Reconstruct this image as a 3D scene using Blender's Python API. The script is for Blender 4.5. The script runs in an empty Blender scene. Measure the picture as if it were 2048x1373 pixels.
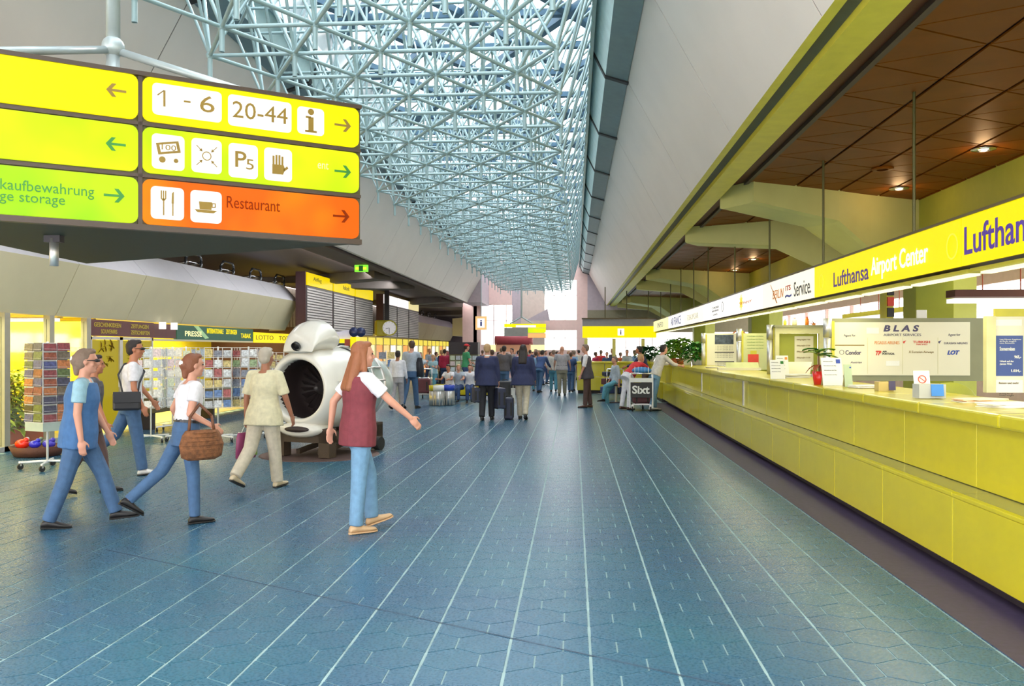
import bpy, bmesh, math, random
from math import sin, cos, pi, radians, sqrt
from mathutils import Vector, Matrix
random.seed(7)
SC = bpy.context.scene
COL = SC.collection
# ------------------------------------------------------------------ camera
F = 1740.0; H = 1.68; YAW = radians(4.08); HOR = 698.0
cam_d = bpy.data.cameras.new('camera'); cam = bpy.data.objects.new('camera', cam_d); COL.objects.link(cam)
cam.location = (0, 0, H); cam.rotation_euler = (pi/2, 0, YAW)
cam_d.sensor_width = 36.0; cam_d.lens = F/2048*36; cam_d.shift_y = (HOR-686.5)/2048
cam_d.clip_start = 0.05; cam_d.clip_end = 400
SC.camera = cam
# ------------------------------------------------------------------ sky, exposure
w = bpy.data.worlds.new('sky'); SC.world = w; w.use_nodes = True
nt = w.node_tree; nt.nodes.clear()
wo = nt.nodes.new('ShaderNodeOutputWorld'); bg = nt.nodes.new('ShaderNodeBackground')
tc = nt.nodes.new('ShaderNodeTexCoord'); sx = nt.nodes.new('ShaderNodeSeparateXYZ'); rp = nt.nodes.new('ShaderNodeValToRGB')
nt.links.new(tc.outputs['Generated'], sx.inputs[0]); nt.links.new(sx.outputs['Z'], rp.inputs[0])
rp.color_ramp.elements[0].position = 0.0; rp.color_ramp.elements[0].color = (1.0, 0.88, 0.84, 1)
rp.color_ramp.elements[1].position = 0.55; rp.color_ramp.elements[1].color = (0.95, 0.97, 1.0, 1)
nt.links.new(rp.outputs[0], bg.inputs[0]); bg.inputs[1].default_value = 6.6
nt.links.new(bg.outputs[0], wo.inputs[0])
SC.view_settings.view_transform = 'Standard'; SC.view_settings.look = 'None'
SC.view_settings.gamma = 1.0; SC.view_settings.exposure = 0.18
SC.view_settings.use_curve_mapping = False

def lamp(name, kind, loc, rot, energy, color, size=1.0, size_y=None):
    d = bpy.data.lights.new(name, kind); d.energy = energy; d.color = color
    if kind == 'AREA':
        d.size = size
        if size_y: d.shape = 'RECTANGLE'; d.size_y = size_y
    o = bpy.data.objects.new(name, d); COL.objects.link(o); o.location = loc; o.rotation_euler = rot
    return o
# low afternoon sun outside, coming in through the far end windows and the roof lights
sun = lamp('sun', 'SUN', (0, 90, 30), (radians(-62), 0, radians(-8)), 4.0, (1.0, 0.80, 0.70)); sun.data.angle = radians(3)
# fluorescent lighting of the shops, the check-in hall behind the counters and the counter bays
lamp('shop_lighting', 'AREA', (-10.6, 17, 2.22), (0, 0, 0), 900, (1.0, 0.86, 0.42), 2.0, 18)
lamp('far_shop_lighting', 'AREA', (-10.6, 40, 2.2), (0, 0, 0), 420, (1.0, 0.86, 0.55), 2.0, 24)
lamp('counter_lighting', 'AREA', (3.9, 14, 2.30), (0, 0, 0), 150, (1.0, 0.95, 0.55), 0.5, 24)
lamp('mezzanine_fill', 'AREA', (-6.9, 20, 4.2), (0, radians(32), 0), 400, (0.96, 0.96, 1.0), 0.4, 26)  # added fill lamp without a fitting, lifts the dim parapet and canopies
lamp('office_lighting', 'AREA', (7.2, 16, 3.4), (0, 0, 0), 170, (1.0, 0.90, 0.50), 1.5, 26)

# ------------------------------------------------------------------ pixel helpers (a pixel of the photograph plus a depth gives a point)
SA, CA = sin(YAW), cos(YAW)
def PD(px, py, D):
    L = (px-1024)/F*D
    return Vector((-D*SA+L*CA, D*CA+L*SA, H+(HOR-py)/F*D))
def GP(px, py):
    p = PD(px, py, H*F/(py-HOR)); p.z = 0; return p
def YX(px, X):                      # Y where the ray of column px meets the plane x = X
    u = (px-1024)/F; D = X/(-SA+u*CA); return D*CA+u*D*SA
def ZX(px, py, X):
    u = (px-1024)/F; D = X/(-SA+u*CA); return H+(HOR-py)/F*D
def depth(p): return -p[0]*SA+p[1]*CA

# ------------------------------------------------------------------ materials
MATS = {}
def mat(name, col, rough=0.6, metal=0.0, emit=0.0, var=0.08, scale=6.0, spec=0.5, ecol=None, bump=0.0, alpha=None, coat=0.0):
    if name in MATS: return MATS[name]
    m = bpy.data.materials.new(name); m.use_nodes = True; t = m.node_tree; b = t.nodes['Principled BSDF']
    c = (*col, 1)
    b.inputs['Roughness'].default_value = rough; b.inputs['Metallic'].default_value = metal
    b.inputs['Specular IOR Level'].default_value = spec; b.inputs['Coat Weight'].default_value = coat
    g = t.nodes.new('ShaderNodeNewGeometry'); n = t.nodes.new('ShaderNodeTexNoise')
    n.inputs['Scale'].default_value = scale; n.inputs['Detail'].default_value = 3.0
    t.links.new(g.outputs['Position'], n.inputs['Vector'])
    mr = t.nodes.new('ShaderNodeMapRange'); mr.inputs['From Min'].default_value = .25; mr.inputs['From Max'].default_value = .75
    mr.inputs['To Min'].default_value = 1-var; mr.inputs['To Max'].default_value = 1+var
    t.links.new(n.outputs['Fac'], mr.inputs['Value'])
    mx = t.nodes.new('ShaderNodeVectorMath'); mx.operation = 'SCALE'; mx.inputs[0].default_value = col
    t.links.new(mr.outputs[0], mx.inputs['Scale']); t.links.new(mx.outputs[0], b.inputs['Base Color'])
    if bump:
        bp = t.nodes.new('ShaderNodeBump'); bp.inputs['Strength'].default_value = bump; bp.inputs['Distance'].default_value = 0.01
        n2 = t.nodes.new('ShaderNodeTexNoise'); n2.inputs['Scale'].default_value = scale*8
        t.links.new(g.outputs['Position'], n2.inputs['Vector']); t.links.new(n2.outputs['Fac'], bp.inputs['Height'])
        t.links.new(bp.outputs[0], b.inputs['Normal'])
    if emit:
        b.inputs['Emission Color'].default_value = (*(ecol or col), 1); b.inputs['Emission Strength'].default_value = emit
    MATS[name] = m; return m
def glassmat(name, tint, refl=0.12, rough=0.05):
    m = bpy.data.materials.new(name); m.use_nodes = True; t = m.node_tree; t.nodes.clear()
    o = t.nodes.new('ShaderNodeOutputMaterial'); mix = t.nodes.new('ShaderNodeMixShader'); tr = t.nodes.new('ShaderNodeBsdfTransparent')
    gl = t.nodes.new('ShaderNodeBsdfGlossy'); tr.inputs[0].default_value = (*tint, 1); gl.inputs['Roughness'].default_value = rough
    mix.inputs[0].default_value = refl
    t.links.new(tr.outputs[0], mix.inputs[1]); t.links.new(gl.outputs[0], mix.inputs[2]); t.links.new(mix.outputs[0], o.inputs[0])
    MATS[name] = m; return m
M = mat
GLASS = glassmat('window_glass', (.93, .97, .96), .1)
ROOFGLASS = glassmat('roof_glass', (.94, .98, .98), .06)
def floor_mat():
    m = M('floor_tile', (.10, .215, .30), .42, var=.0)
    t = m.node_tree; b = t.nodes['Principled BSDF']
    g = t.nodes.new('ShaderNodeNewGeometry'); n1 = t.nodes.new('ShaderNodeTexNoise'); n1.inputs['Scale'].default_value = .55; n1.inputs['Detail'].default_value = 4
    n2 = t.nodes.new('ShaderNodeTexNoise'); n2.inputs['Scale'].default_value = 55; n2.inputs['Detail'].default_value = 3
    oi = t.nodes.new('ShaderNodeObjectInfo')
    r = t.nodes.new('ShaderNodeValToRGB'); r.color_ramp.elements[0].position = .3; r.color_ramp.elements[1].position = .7
    r.color_ramp.elements[0].color = (.034, .088, .172, 1); r.color_ramp.elements[1].color = (.031, .125, .178, 1)
    sp = t.nodes.new('ShaderNodeVectorMath'); sp.operation = 'SCALE'
    mr = t.nodes.new('ShaderNodeMapRange'); mr.inputs['From Min'].default_value = .3; mr.inputs['From Max'].default_value = .7; mr.inputs['To Min'].default_value = .91; mr.inputs['To Max'].default_value = 1.09
    t.links.new(g.outputs['Position'], n1.inputs[0]); t.links.new(g.outputs['Position'], n2.inputs[0])
    t.links.new(n1.outputs['Fac'], r.inputs[0]); t.links.new(n2.outputs['Fac'], mr.inputs[0])
    t.links.new(r.outputs[0], sp.inputs[0]); t.links.new(mr.outputs[0], sp.inputs['Scale']); t.links.new(sp.outputs[0], b.inputs['Base Color'])
    bp = t.nodes.new('ShaderNodeBump'); bp.inputs['Strength'].default_value = .25; bp.inputs['Distance'].default_value = .004
    t.links.new(n2.outputs['Fac'], bp.inputs['Height']); t.links.new(bp.outputs[0], b.inputs['Normal'])
    rr = t.nodes.new('ShaderNodeMapRange'); rr.inputs['From Min'].default_value = .3; rr.inputs['From Max'].default_value = .7; rr.inputs['To Min'].default_value = .20; rr.inputs['To Max'].default_value = .38
    t.links.new(n2.outputs['Fac'], rr.inputs[0]); t.links.new(rr.outputs[0], b.inputs['Roughness'])
    return m

# ------------------------------------------------------------------ mesh builder
class MB:
    def __init__(s): s.v = []; s.f = []
    def add(s, vs, fs):
        n = len(s.v); s.v += [tuple(v) for v in vs]; s.f += [tuple(n+i for i in f) for f in fs]; return s
    def box(s, x0, x1, y0, y1, z0, z1):
        return s.add([(x0,y0,z0),(x1,y0,z0),(x1,y1,z0),(x0,y1,z0),(x0,y0,z1),(x1,y0,z1),(x1,y1,z1),(x0,y1,z1)],
            [(0,3,2,1),(4,5,6,7),(0,1,5,4),(1,2,6,5),(2,3,7,6),(3,0,4,7)])
    def cb(s, c, sx, sy, sz, rz=0, rx=0, ry=0):     # centred box, rotated
        m = Matrix.Rotation(rz, 3, 'Z') @ Matrix.Rotation(rx, 3, 'X') @ Matrix.Rotation(ry, 3, 'Y'); c = Vector(c)
        vs = [c + m @ Vector((a*sx/2, b*sy/2, d*sz/2)) for a, b, d in ((-1,-1,-1),(1,-1,-1),(1,1,-1),(-1,1,-1),(-1,-1,1),(1,-1,1),(1,1,1),(-1,1,1))]
        return s.add(vs, [(0,3,2,1),(4,5,6,7),(0,1,5,4),(1,2,6,5),(2,3,7,6),(3,0,4,7)])
    def prism(s, poly, y0, y1):                     # section in x,z extruded along y
        n = len(poly); vs = [(x, y0, z) for x, z in poly] + [(x, y1, z) for x, z in poly]
        fs = [tuple(range(n)), tuple(range(2*n-1, n-1, -1))] + [(i, i+n, (i+1) % n+n, (i+1) % n) for i in range(n)]
        return s.add(vs, fs)
    def slab(s, poly, z0, z1):                      # outline in x,y extruded along z
        n = len(poly); vs = [(x, y, z0) for x, y in poly] + [(x, y, z1) for x, y in poly]
        fs = [tuple(range(n-1, -1, -1)), tuple(range(n, 2*n))] + [(i, (i+1) % n, (i+1) % n+n, i+n) for i in range(n)]
        return s.add(vs, fs)
    def tube(s, p0, p1, r0, r1=None, n=8, cap=True):
        r1 = r0 if r1 is None else r1; p0 = Vector(p0); p1 = Vector(p1); d = p1-p0
        if d.length < 1e-6: return s
        d.normalize(); a = d.orthogonal().normalized(); b = d.cross(a)
        vs = [p0+(a*cos(t)+b*sin(t))*r0 for t in [2*pi*i/n for i in range(n)]] + [p1+(a*cos(t)+b*sin(t))*r1 for t in [2*pi*i/n for i in range(n)]]
        fs = [(i, (i+1) % n, (i+1) % n+n, i+n) for i in range(n)]
        if cap: fs += [tuple(range(n-1, -1, -1)), tuple(range(n, 2*n))]
        return s.add(vs, fs)
    def path(s, pts, r, n=8):
        for a, b in zip(pts[:-1], pts[1:]): s.tube(a, b, r, n=n)
        for p in pts[1:-1]: s.ell(p, (r, r, r), 6, 4)
        return s
    def ell(s, c, r, n=12, m=8, R=None):
        c = Vector(c); vs = []
        for j in range(m+1):
            ph = pi*j/m
            for i in range(n):
                v = Vector((r[0]*sin(ph)*cos(2*pi*i/n), r[1]*sin(ph)*sin(2*pi*i/n), r[2]*cos(ph)))
                vs.append(c+(R @ v if R else v))
        fs = [(j*n+i, (j+1)*n+i, (j+1)*n+(i+1) % n, j*n+(i+1) % n) for j in range(m) for i in range(n)]
        return s.add(vs, fs)
    def cap(s, p0, p1, r0, r1, n=10):
        s.tube(p0, p1, r0, r1, n); s.ell(p0, (r0,)*3, n, 6); s.ell(p1, (r1,)*3, n, 6); return s
    def lathe(s, prof, n=32, axis='Z', c=(0,0,0), closed=False):
        vs = []
        for r, z in prof:
            for i in range(n):
                t = 2*pi*i/n
                vs.append((c[0]+r*cos(t), c[1]+r*sin(t), c[2]+z) if axis == 'Z' else (c[0]+r*cos(t), c[1]+z, c[2]+r*sin(t)))
        m = len(prof)
        fs = [(j*n+i, j*n+(i+1) % n, (j+1)*n+(i+1) % n, (j+1)*n+i) for j in range(m-1) for i in range(n)]
        if axis == 'Y': fs = [f[::-1] for f in fs]
        return s.add(vs, fs)
    def loft(s, rings, n=16):                       # rings: (centre, lateral vec, front vec)
        vs = []
        for c, a, b in rings:
            for i in range(n):
                t = 2*pi*i/n; vs.append(Vector(c)+Vector(a)*cos(t)+Vector(b)*sin(t))
        m = len(rings)
        fs = [(j*n+i, j*n+(i+1) % n, (j+1)*n+(i+1) % n, (j+1)*n+i) for j in range(m-1) for i in range(n)]
        fs += [tuple(range(n-1, -1, -1)), tuple(range((m-1)*n, m*n))]
        return s.add(vs, fs)
    def mesh(s, name, m, smooth=False):
        me = bpy.data.meshes.new(name); me.from_pydata(s.v, [], s.f); me.validate(); 
        bm = bmesh.new(); bm.from_mesh(me); bmesh.ops.remove_doubles(bm, verts=bm.verts, dist=1e-5)
        bmesh.ops.recalc_face_normals(bm, faces=bm.faces); bm.to_mesh(me); bm.free()
        if smooth:
            for p in me.polygons: p.use_smooth = True
        if m: me.materials.append(m)
        return me
    def build(s, name, m, parent=None, smooth=False, bevel=0, **kw):
        o = bpy.data.objects.new(name, s.mesh(name, m, smooth)); COL.objects.link(o)
        if parent: o.parent = parent
        if bevel:
            b = o.modifiers.new('bevel', 'BEVEL'); b.width = bevel; b.segments = 2; b.limit_method = 'ANGLE'
        tag(o, **kw); return o
def tag(o, label=None, cat=None, group=None, kind=None):
    if label: o['label'] = label
    if cat: o['category'] = cat
    if group: o['group'] = group
    if kind: o['kind'] = kind
    return o
def empty(name, loc=(0,0,0), rz=0, **kw):
    o = bpy.data.objects.new(name, None); COL.objects.link(o); o.location = loc; o.rotation_euler = (0, 0, rz)
    o.empty_display_size = .1; return tag(o, **kw)
def inst(name, me, parent, loc, rot=None, scale=None, m=None, **kw):
    o = bpy.data.objects.new(name, me); COL.objects.link(o); o.parent = parent; o.location = loc
    if rot is not None:
        if isinstance(rot, Matrix): o.rotation_mode = 'QUATERNION'; o.rotation_quaternion = rot.to_quaternion()
        else: o.rotation_euler = rot
    if scale: o.scale = scale
    if m: o.material_slots[0].link = 'OBJECT'; o.material_slots[0].material = m
    return tag(o, **kw)
def copy_tree(o, parent=None):
    c = o.copy(); COL.objects.link(c); c.parent = parent
    for ch in list(o.children): copy_tree(ch, c)
    return c
# texts are queued, converted to mesh in one go at the end and fitted into their boxes
TEXTS = []
def text(s, m, parent, origin, right, up, w_, h_, name='lettering', shear=0, bold=0, ex=.003, fit=True):
    """origin = lower left of the text box in the parent's space; fills w_ by h_"""
    TEXTS.append((s, m, parent, Vector(origin), Vector(right).normalized(), Vector(up).normalized(), w_, h_, name, shear, bold, ex))
def flush_texts():
    tmp = []
    for T in TEXTS:
        c = bpy.data.curves.new('t', 'FONT'); c.body = T[0]; c.size = 1; c.shear = T[9]; c.offset = T[10]; c.extrude = .5; c.resolution_u = 3
        o = bpy.data.objects.new('t', c); COL.objects.link(o); tmp.append(o)
    dg = bpy.context.evaluated_depsgraph_get()
    for T, o in zip(TEXTS, tmp):
        me = bpy.data.meshes.new_from_object(o.evaluated_get(dg)); s, m, par, org, rt, up, w_, h_, name, sh, bo, ex = T
        xs = [v.co.x for v in me.vertices]; ys = [v.co.y for v in me.vertices]
        if not xs: continue
        kx = w_/max(1e-6, max(xs)-min(xs)); ky = h_/max(1e-6, max(ys)-min(ys)); nrm = rt.cross(up); x0, y0 = min(xs), min(ys)
        for v in me.vertices:
            x, y, z = v.co; v.co = org+rt*((x-x0)*kx)+up*((y-y0)*ky)+nrm*((z+.5)*ex)
        me.materials.clear(); me.materials.append(m)
        q = bpy.data.objects.new(name, me); COL.objects.link(q); q.parent = par
    for o in tmp: 
        c = o.data; bpy.data.objects.remove(o); bpy.data.curves.remove(c)
REM = []
def remesh(o, vox, sm=3):
    r = o.modifiers.new('r', 'REMESH'); r.mode = 'VOXEL'; r.voxel_size = vox; r.use_smooth_shade = True
    if sm: s_ = o.modifiers.new('s', 'SMOOTH'); s_.iterations = sm; s_.factor = .5
    REM.append(o)
def flush_remesh():
    dg = bpy.context.evaluated_depsgraph_get()
    for o in REM:
        me = bpy.data.meshes.new_from_object(o.evaluated_get(dg)); m = o.data.materials[0] if o.data.materials else None
        o.modifiers.clear(); o.data = me
        if m and not me.materials: me.materials.append(m)
        me.polygons.foreach_set('use_smooth', [True]*len(me.polygons))

# common materials
m_yel = M('yellow_enamel', (.56, .475, .008), .32, var=.04, coat=.3)
m_ledge = M('ledge_metal', (.42, .42, .22), .22, .6)
m_dark = M('dark_plinth', (.03, .022, .03), .5)
m_mauve = M('mauve_floor_strip', (.060, .042, .085), .45, var=.2, scale=20)
m_white_panel = M('white_panel', (.66, .58, .52), .55, var=.03, scale=1.5)
m_beam = M('cream_concrete', (.58, .56, .22), .6, var=.06, scale=2)
m_beam2 = M('olive_trim', (.40, .36, .07), .5)
m_gold = M('yellow_beam', (.58, .52, .05), .5)
m_brown = M('brown_ceiling_panel', (.19, .052, .002), .5, var=.10, scale=3, spec=.12)
m_brownd = M('dark_brown_slot', (.085, .018, .010), .6)
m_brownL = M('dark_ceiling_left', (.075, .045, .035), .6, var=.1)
m_teal = M('teal_grey_panel', (.20, .27, .29), .5)
m_lightp = M('light_fascia', (.62, .78, .78), .5)
m_strut = M('pale_blue_steel', (.34, .47, .50), .35, .2, var=.05)
m_rooft = M('dark_teal_roof', (.055, .12, .19), .55, var=.15, scale=2)
m_grout = M('pale_grout', (.30, .42, .42), .6, var=.15)
m_steel = M('brushed_steel', (.62, .60, .58), .42, .85)
m_chrome = M('chrome', (.75, .75, .78), .12, 1.0)
m_black = M('black_matte', (.015, .014, .015), .5)
m_rubber = M('black_rubber', (.02, .02, .02), .7)
m_pink = M('flare_pink_plaster', (.78, .54, .50), .6, var=.05)  # pink of the window flare put into the wall colour
m_green = M('green_wall', (.36, .38, .05), .6, var=.05)
m_paper = M('white_paper', (.82, .82, .80), .6, var=.02)
m_textk = M('dark_print', (.02, .02, .03), .5)
# ================================================================== FLOOR
fl = MB().box(-12.5, 12, -8, 68, -.12, -.0035).build('floor', m_grout, kind='structure')
m_tile = floor_mat()
X0 = .0896; WD = .3013; SD = WD/sqrt(3); ROW = 1.5*SD; TH = .012
def clip(poly, xc, keep_left):
    out = []
    for i in range(len(poly)):
        a, b = poly[i], poly[(i+1) % len(poly)]
        ia = a[0] <= xc if keep_left else a[0] >= xc; ib = b[0] <= xc if keep_left else b[0] >= xc
        if ia: out.append(a)
        if ia != ib: t = (xc-a[0])/(b[0]-a[0]); out.append((xc, a[1]+t*(b[1]-a[1])))
    return out
def hexa(gap): r = SD-gap/sqrt(3); return [(r*cos(radians(90+60*i)), r*sin(radians(90+60*i))) for i in range(6)]
hx = hexa(.009)
hxl = clip(hx, -.007, True); hxr = clip(hx, .007, False)          # a hexagon halved by a long joint
hel = clip(hx, WD/2-.009, True)                                    # trimmed where its edge lies on a long joint
her = clip(hx, -WD/2+.009, False)
shapes = {'full': hx, 'left': hxl, 'right': hxr, 'el': hel, 'er': her}
tiles = []
xr, xl = 2.36, -9.25
for j in range(-3, 190):
    yc = 4.93 + j*ROW
    off = 0 if j % 2 == 0 else WD/2
    # even rows have upright edges at X0-WD/2+k*WD, so their centres at X0+k*WD
    k0 = int((xl-X0)/WD)-1
    for k in range(k0, 12):
        xc = X0+k*WD+off
        if xc > xr+.14 or xc < xl+.1: continue
        q = ((xc-X0)/WD*2) % 3; q = round(q) % 3
        # long joints at X0 + m*1.5*WD
        if q == 0: tiles += [(xc, yc, 'left'), (xc, yc, 'right')]
        elif q == 2: tiles.append((xc, yc, 'el'))
        else: tiles.append((xc, yc, 'er'))
def inview(x, y):
    D = depth((x, y, 0))
    if D < 3.6: return False
    px = 1024+F*(x*CA+y*SA)/D; return -40 < px < 2088
vis = sorted([t for t in tiles if inview(t[0], t[1])], key=lambda t: t[1]**2+t[0]**2)
near = set(vis[:300]); tmesh = {}
for k, p in shapes.items(): tmesh[k] = MB().slab(p, -.0035, 0).mesh('tile', m_tile)
for x, y, k in near: inst('tile', tmesh[k], fl, (x, y, 0))
mb = MB()
for t in tiles:
    if t in near: continue
    x, y, k = t; p = shapes[k]; far = y > 14
    if y > 30: mb.add([(x+a, y+b, 0) for a, b in p], [tuple(range(len(p)))])
    else: mb.slab([(x+a, y+b) for a, b in p], -.0035, 0)
me = bpy.data.meshes.new('far_tiles'); me.from_pydata(mb.v, [], mb.f); me.materials.append(m_tile)
o = bpy.data.objects.new('far_tiles', me); COL.objects.link(o); o.parent = fl; o['kind'] = 'stuff'
# mauve strip in front of the counter, dark expansion joint
MB().box(2.36, 3.3, 1, 27.2, -.003, .004).build('floor_strip', m_mauve, fl)
a = GP(211, 1100); b = GP(1176, 1311); d = (b-a).normalized(); nrm = Vector((-d.y, d.x, 0))*.006
a2 = a; b2 = b+d*1.9
MB().add([a2-nrm+Vector((0,0,.0012)), b2-nrm+Vector((0,0,.0012)), b2+nrm+Vector((0,0,.0012)), a2+nrm+Vector((0,0,.0012))], [(0,1,2,3)]).build('expansion_joint', M('joint_rubber', (.03,.05,.09), .7), fl)

# ================================================================== RIGHT AND LEFT EDGE GIRDERS (mirrored about the hall axis)
XC = -1.91
def mir(poly, s):
    return poly if s > 0 else [(2*XC-x, z) for x, z in poly][::-1]
PIT = 3.675; YJ = [10.3+PIT*i for i in range(-4, 15)]
def girder(side, yend):
    nm = 'right' if side > 0 else 'left'
    root = empty('trim_1' if side > 0 else 'trim_2', kind='structure')
    for y0 in YJ:
        y1 = min(y0+PIT, yend)
        if y0 >= yend: break
        g = .012
        MB().prism(mir([(1.84,4.15),(.85,5.95),(1.0,6.03),(2.0,4.22)], side), y0+g, y1-g).build('panel', m_white_panel, root)
        MB().prism(mir([(1.84,4.165),(.86,5.95),(.90,5.97),(1.88,4.18)], side), y1-.013, y1+.013).build('joint_strip', m_black, root)
        MB().prism(mir([(.85,5.93),(.50,6.04),(.50,6.16),(.9,6.1)], side), y0+.05, y1-.05).build('gutter_panel', m_teal, root)
        MB().prism(mir([(.50,6.04),(.30,6.45),(.36,6.5),(.56,6.1)], side), y0+.05, y1-.05).build('light_panel', m_lightp, root)
        MB().prism(mir([(.86,5.90),(.49,6.02),(.28,6.44),(.30,6.46),(.51,6.05),(.88,5.94)], side), y1-.06, y1+.06).build('joint_strip', m_black, root)
    y0 = YJ[0]
    L = (side > 0)
    MB().prism(mir([(1.84,4.15),(1.93,4.15),(1.96,4.26),(1.88,4.26)], side), y0, yend).build('lip', m_gold if L else m_white_panel, root)
    MB().prism(mir([(1.93,4.22),(2.06,4.17),(2.08,4.3),(1.95,4.3)], side), y0, yend).build('groove', M('groove_olive', (.12,.11,.05), .5) if L else m_brownd, root)
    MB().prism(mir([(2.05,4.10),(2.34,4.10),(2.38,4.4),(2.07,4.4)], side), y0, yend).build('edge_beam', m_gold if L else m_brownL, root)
    MB().prism(mir([(2.34,4.30),(2.71,4.30),(2.71,4.4),(2.34,4.4)], side), y0, yend).build('slot', m_brownd, root)
    MB().prism(mir([(2.66,4.25),(2.72,4.25),(2.72,4.4),(2.66,4.4)], side), y0, yend).build('rail', m_brownL, root)
    MB().prism(mir([(.24,6.28),(.30,6.28),(.30,6.5),(.24,6.5)], side), y0, yend).build('truss_rail', m_strut, root)
    # closing mass above the panels up to the roof
    MB().prism(mir([(.45,6.5),(.9,6.12),(2.3,4.42),(2.8,4.42),(2.8,7.6),(.45,7.6)], side), y0, yend).build('girder_core', m_teal, root)
    for y1 in range(int((yend-6)/1.2)):
        pass
    # bolts in the groove
    return root
g_r = girder(1, 49.8); g_l = girder(-1, 46)

# ceilings
def tri_ceiling(name, x0, x1, y0, y1, m, side, nmax):
    root = empty(name, kind='structure')
    MB().box(min(x0,x1), max(x0,x1), y0, y1, 4.30, 4.42).build('backing', m_brownd, root)
    s = .935; rw = abs(x1-x0)/4.0; rw = .81; n = int(abs(x1-x0)/rw)+1; g = .019
    up = MB().slab([(0+g*1.2, -s/2+g*1.6), (rw-g, 0), (0+g*1.2, s/2-g*1.6)], 0, .02); upm = up.mesh('panel', m)
    dnm = MB().slab([(0-g*1.2, -s/2+g*1.6), (0-g*1.2, s/2-g*1.6), (-rw+g, 0)], 0, .02).mesh('panel', m)
    lst = []
    for r in range(n):
        xa = x0+side*rw*r
        for k in range(int((y1-y0)/s)+1):
            for h_ in (0, 1):
                yc = y0+s*k+(s/2 if (r+h_) % 2 else 0)
                lst.append((xa if h_ == 0 else xa+side*rw, yc, h_))
    lst.sort(key=lambda t: t[1]+abs(t[0])*.2)
    vis_ = [t for t in lst if t[1] > 5.5]
    rest = MB()
    for i, (x, y, h_) in enumerate(vis_):
        flip = (side < 0)
        if x > max(x0,x1)+.1 or x < min(x0,x1)-.1: continue
        if i < nmax: inst('panel', dnm if (h_ == 1) != flip else upm, root, (x, y, 4.27))
        else:
            if (h_ == 1) != flip: p = [(0-g, -s/2+g), (0-g, s/2-g), (-rw+g, 0)]
            else: p = [(g, -s/2+g), (rw-g, 0), (g, s/2-g)]
            rest.slab([(x+a, y+b) for a, b in p], 4.27, 4.29)
    if rest.v: rest.build('far_panels', m, root, kind='stuff')
    return root
ce_r = tri_ceiling('ceiling_right', 2.71, 6.0, 3, 60, m_brown, 1, 280)
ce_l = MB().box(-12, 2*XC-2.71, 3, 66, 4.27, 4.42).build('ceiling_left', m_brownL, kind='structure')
MB().box(6.28, 12, -6, 60, 3.85, 4.42).build('ceiling_back', M('office_ceiling', (.62,.56,.42), .6), kind='structure')

# diagonal beams: flat soffit, dropping haunch towards the columns
def beam(root, x0, y0, sgn, side, m):
    """x0 on the girder, runs 60 degrees off the hall axis; sgn +1 away, -1 towards the camera"""
    dx, dy = sin(radians(60))*side, cos(radians(60))*sgn
    wv = Vector((-dy, dx, 0)); wv.normalize(); wv = wv*.40
    st = [(-.1, 3.95), (1.7, 3.76), (2.5, 3.34), (3.9, 2.9), (4.4, 2.9)] if side > 0 else [(-.1, 4.0), (1.5, 3.96), (3.0, 3.98), (5.0, 4.05), (6.6, 4.05)]
    vs = []
    for t, z in st:
        c = Vector((x0+dx*t, y0+dy*t, 0))
        ww = wv*(1.0 if t < 2 else .85)
        for q, zz in ((-1, z+.02), (-.75, z), (.75, z), (1, z+.02), (1, 4.29), (-1, 4.29)):
            vs.append((c.x+ww.x*q, c.y+ww.y*q, zz))
    n = 6; fs = [tuple(range(n))]+[(j*n+i, (j+1)*n+i, (j+1)*n+(i+1) % n, j*n+(i+1) % n) for j in range(len(st)-1) for i in range(n)]+[tuple(range(len(st)*n-1, (len(st)-1)*n-1, -1))]
    return MB().add(vs, fs).build('beam', m, root)
PER = 14.7
beams_r = empty('trim_3', kind='structure'); beams_l = empty('trim_4', kind='structure')
for i in range(-1, 4):
    beam(beams_r, 2.66, 14.1+PER*i, 1, 1, m_beam); beam(beams_r, 2.66, 19.15+PER*i, -1, 1, m_beam)
for i in range(0, 4):
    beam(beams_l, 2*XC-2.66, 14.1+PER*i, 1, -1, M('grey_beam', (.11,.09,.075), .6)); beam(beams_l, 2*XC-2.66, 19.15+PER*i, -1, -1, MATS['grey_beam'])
def pier(x, y, m, label, h_=4.25):
    p = [(x+.62*cos(radians(60*i+30)), y+.62*sin(radians(60*i+30))) for i in range(6)]
    r = empty('column', (0,0,0), label=label, cat='column')
    MB().slab(p, 0, h_).build('shaft', m, r, bevel=.01)
    q = [(x+.66*cos(radians(60*i+30)), y+.66*sin(radians(60*i+30))) for i in range(6)]
    MB().slab(q, 0, .12).build('base', m_dark, r)
    return r
for i, lb in enumerate(('hexagonal green column behind the pinboard with the airline names', 'hexagonal green column behind the calendar board, second along', 'hexagonal green column behind the leafy plants at the counter end')):
    pier(6.75, 16.65+PER*i, m_green, lb)
MB().box(6.0, 6.3, 3, 58, 2.95, 4.43).build('trim_5', m_green, kind='structure')          # longitudinal header above the offices
# right back wall: sill wall, glazing band, header
wr = empty('wall_right', kind='structure')
MB().box(11, 11.3, -6, 60, 0, 1.5).build('sill_wall', m_pink, wr)
MB().box(11, 11.3, -6, 60, 3.4, 4.0).build('header', m_pink, wr)
win = empty('window_1', kind='structure')
for k in range(19):
    y = -5+k*3.4
    MB().box(11.05, 11.2, y-.04, y+.04, 1.5, 3.4).build('mullion', M('mullion_pink', (.55,.34,.30), .5), win)
    MB().box(11.11, 11.13, y+.04, y+3.36, 1.5, 3.4).build('pane', GLASS, win)
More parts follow.
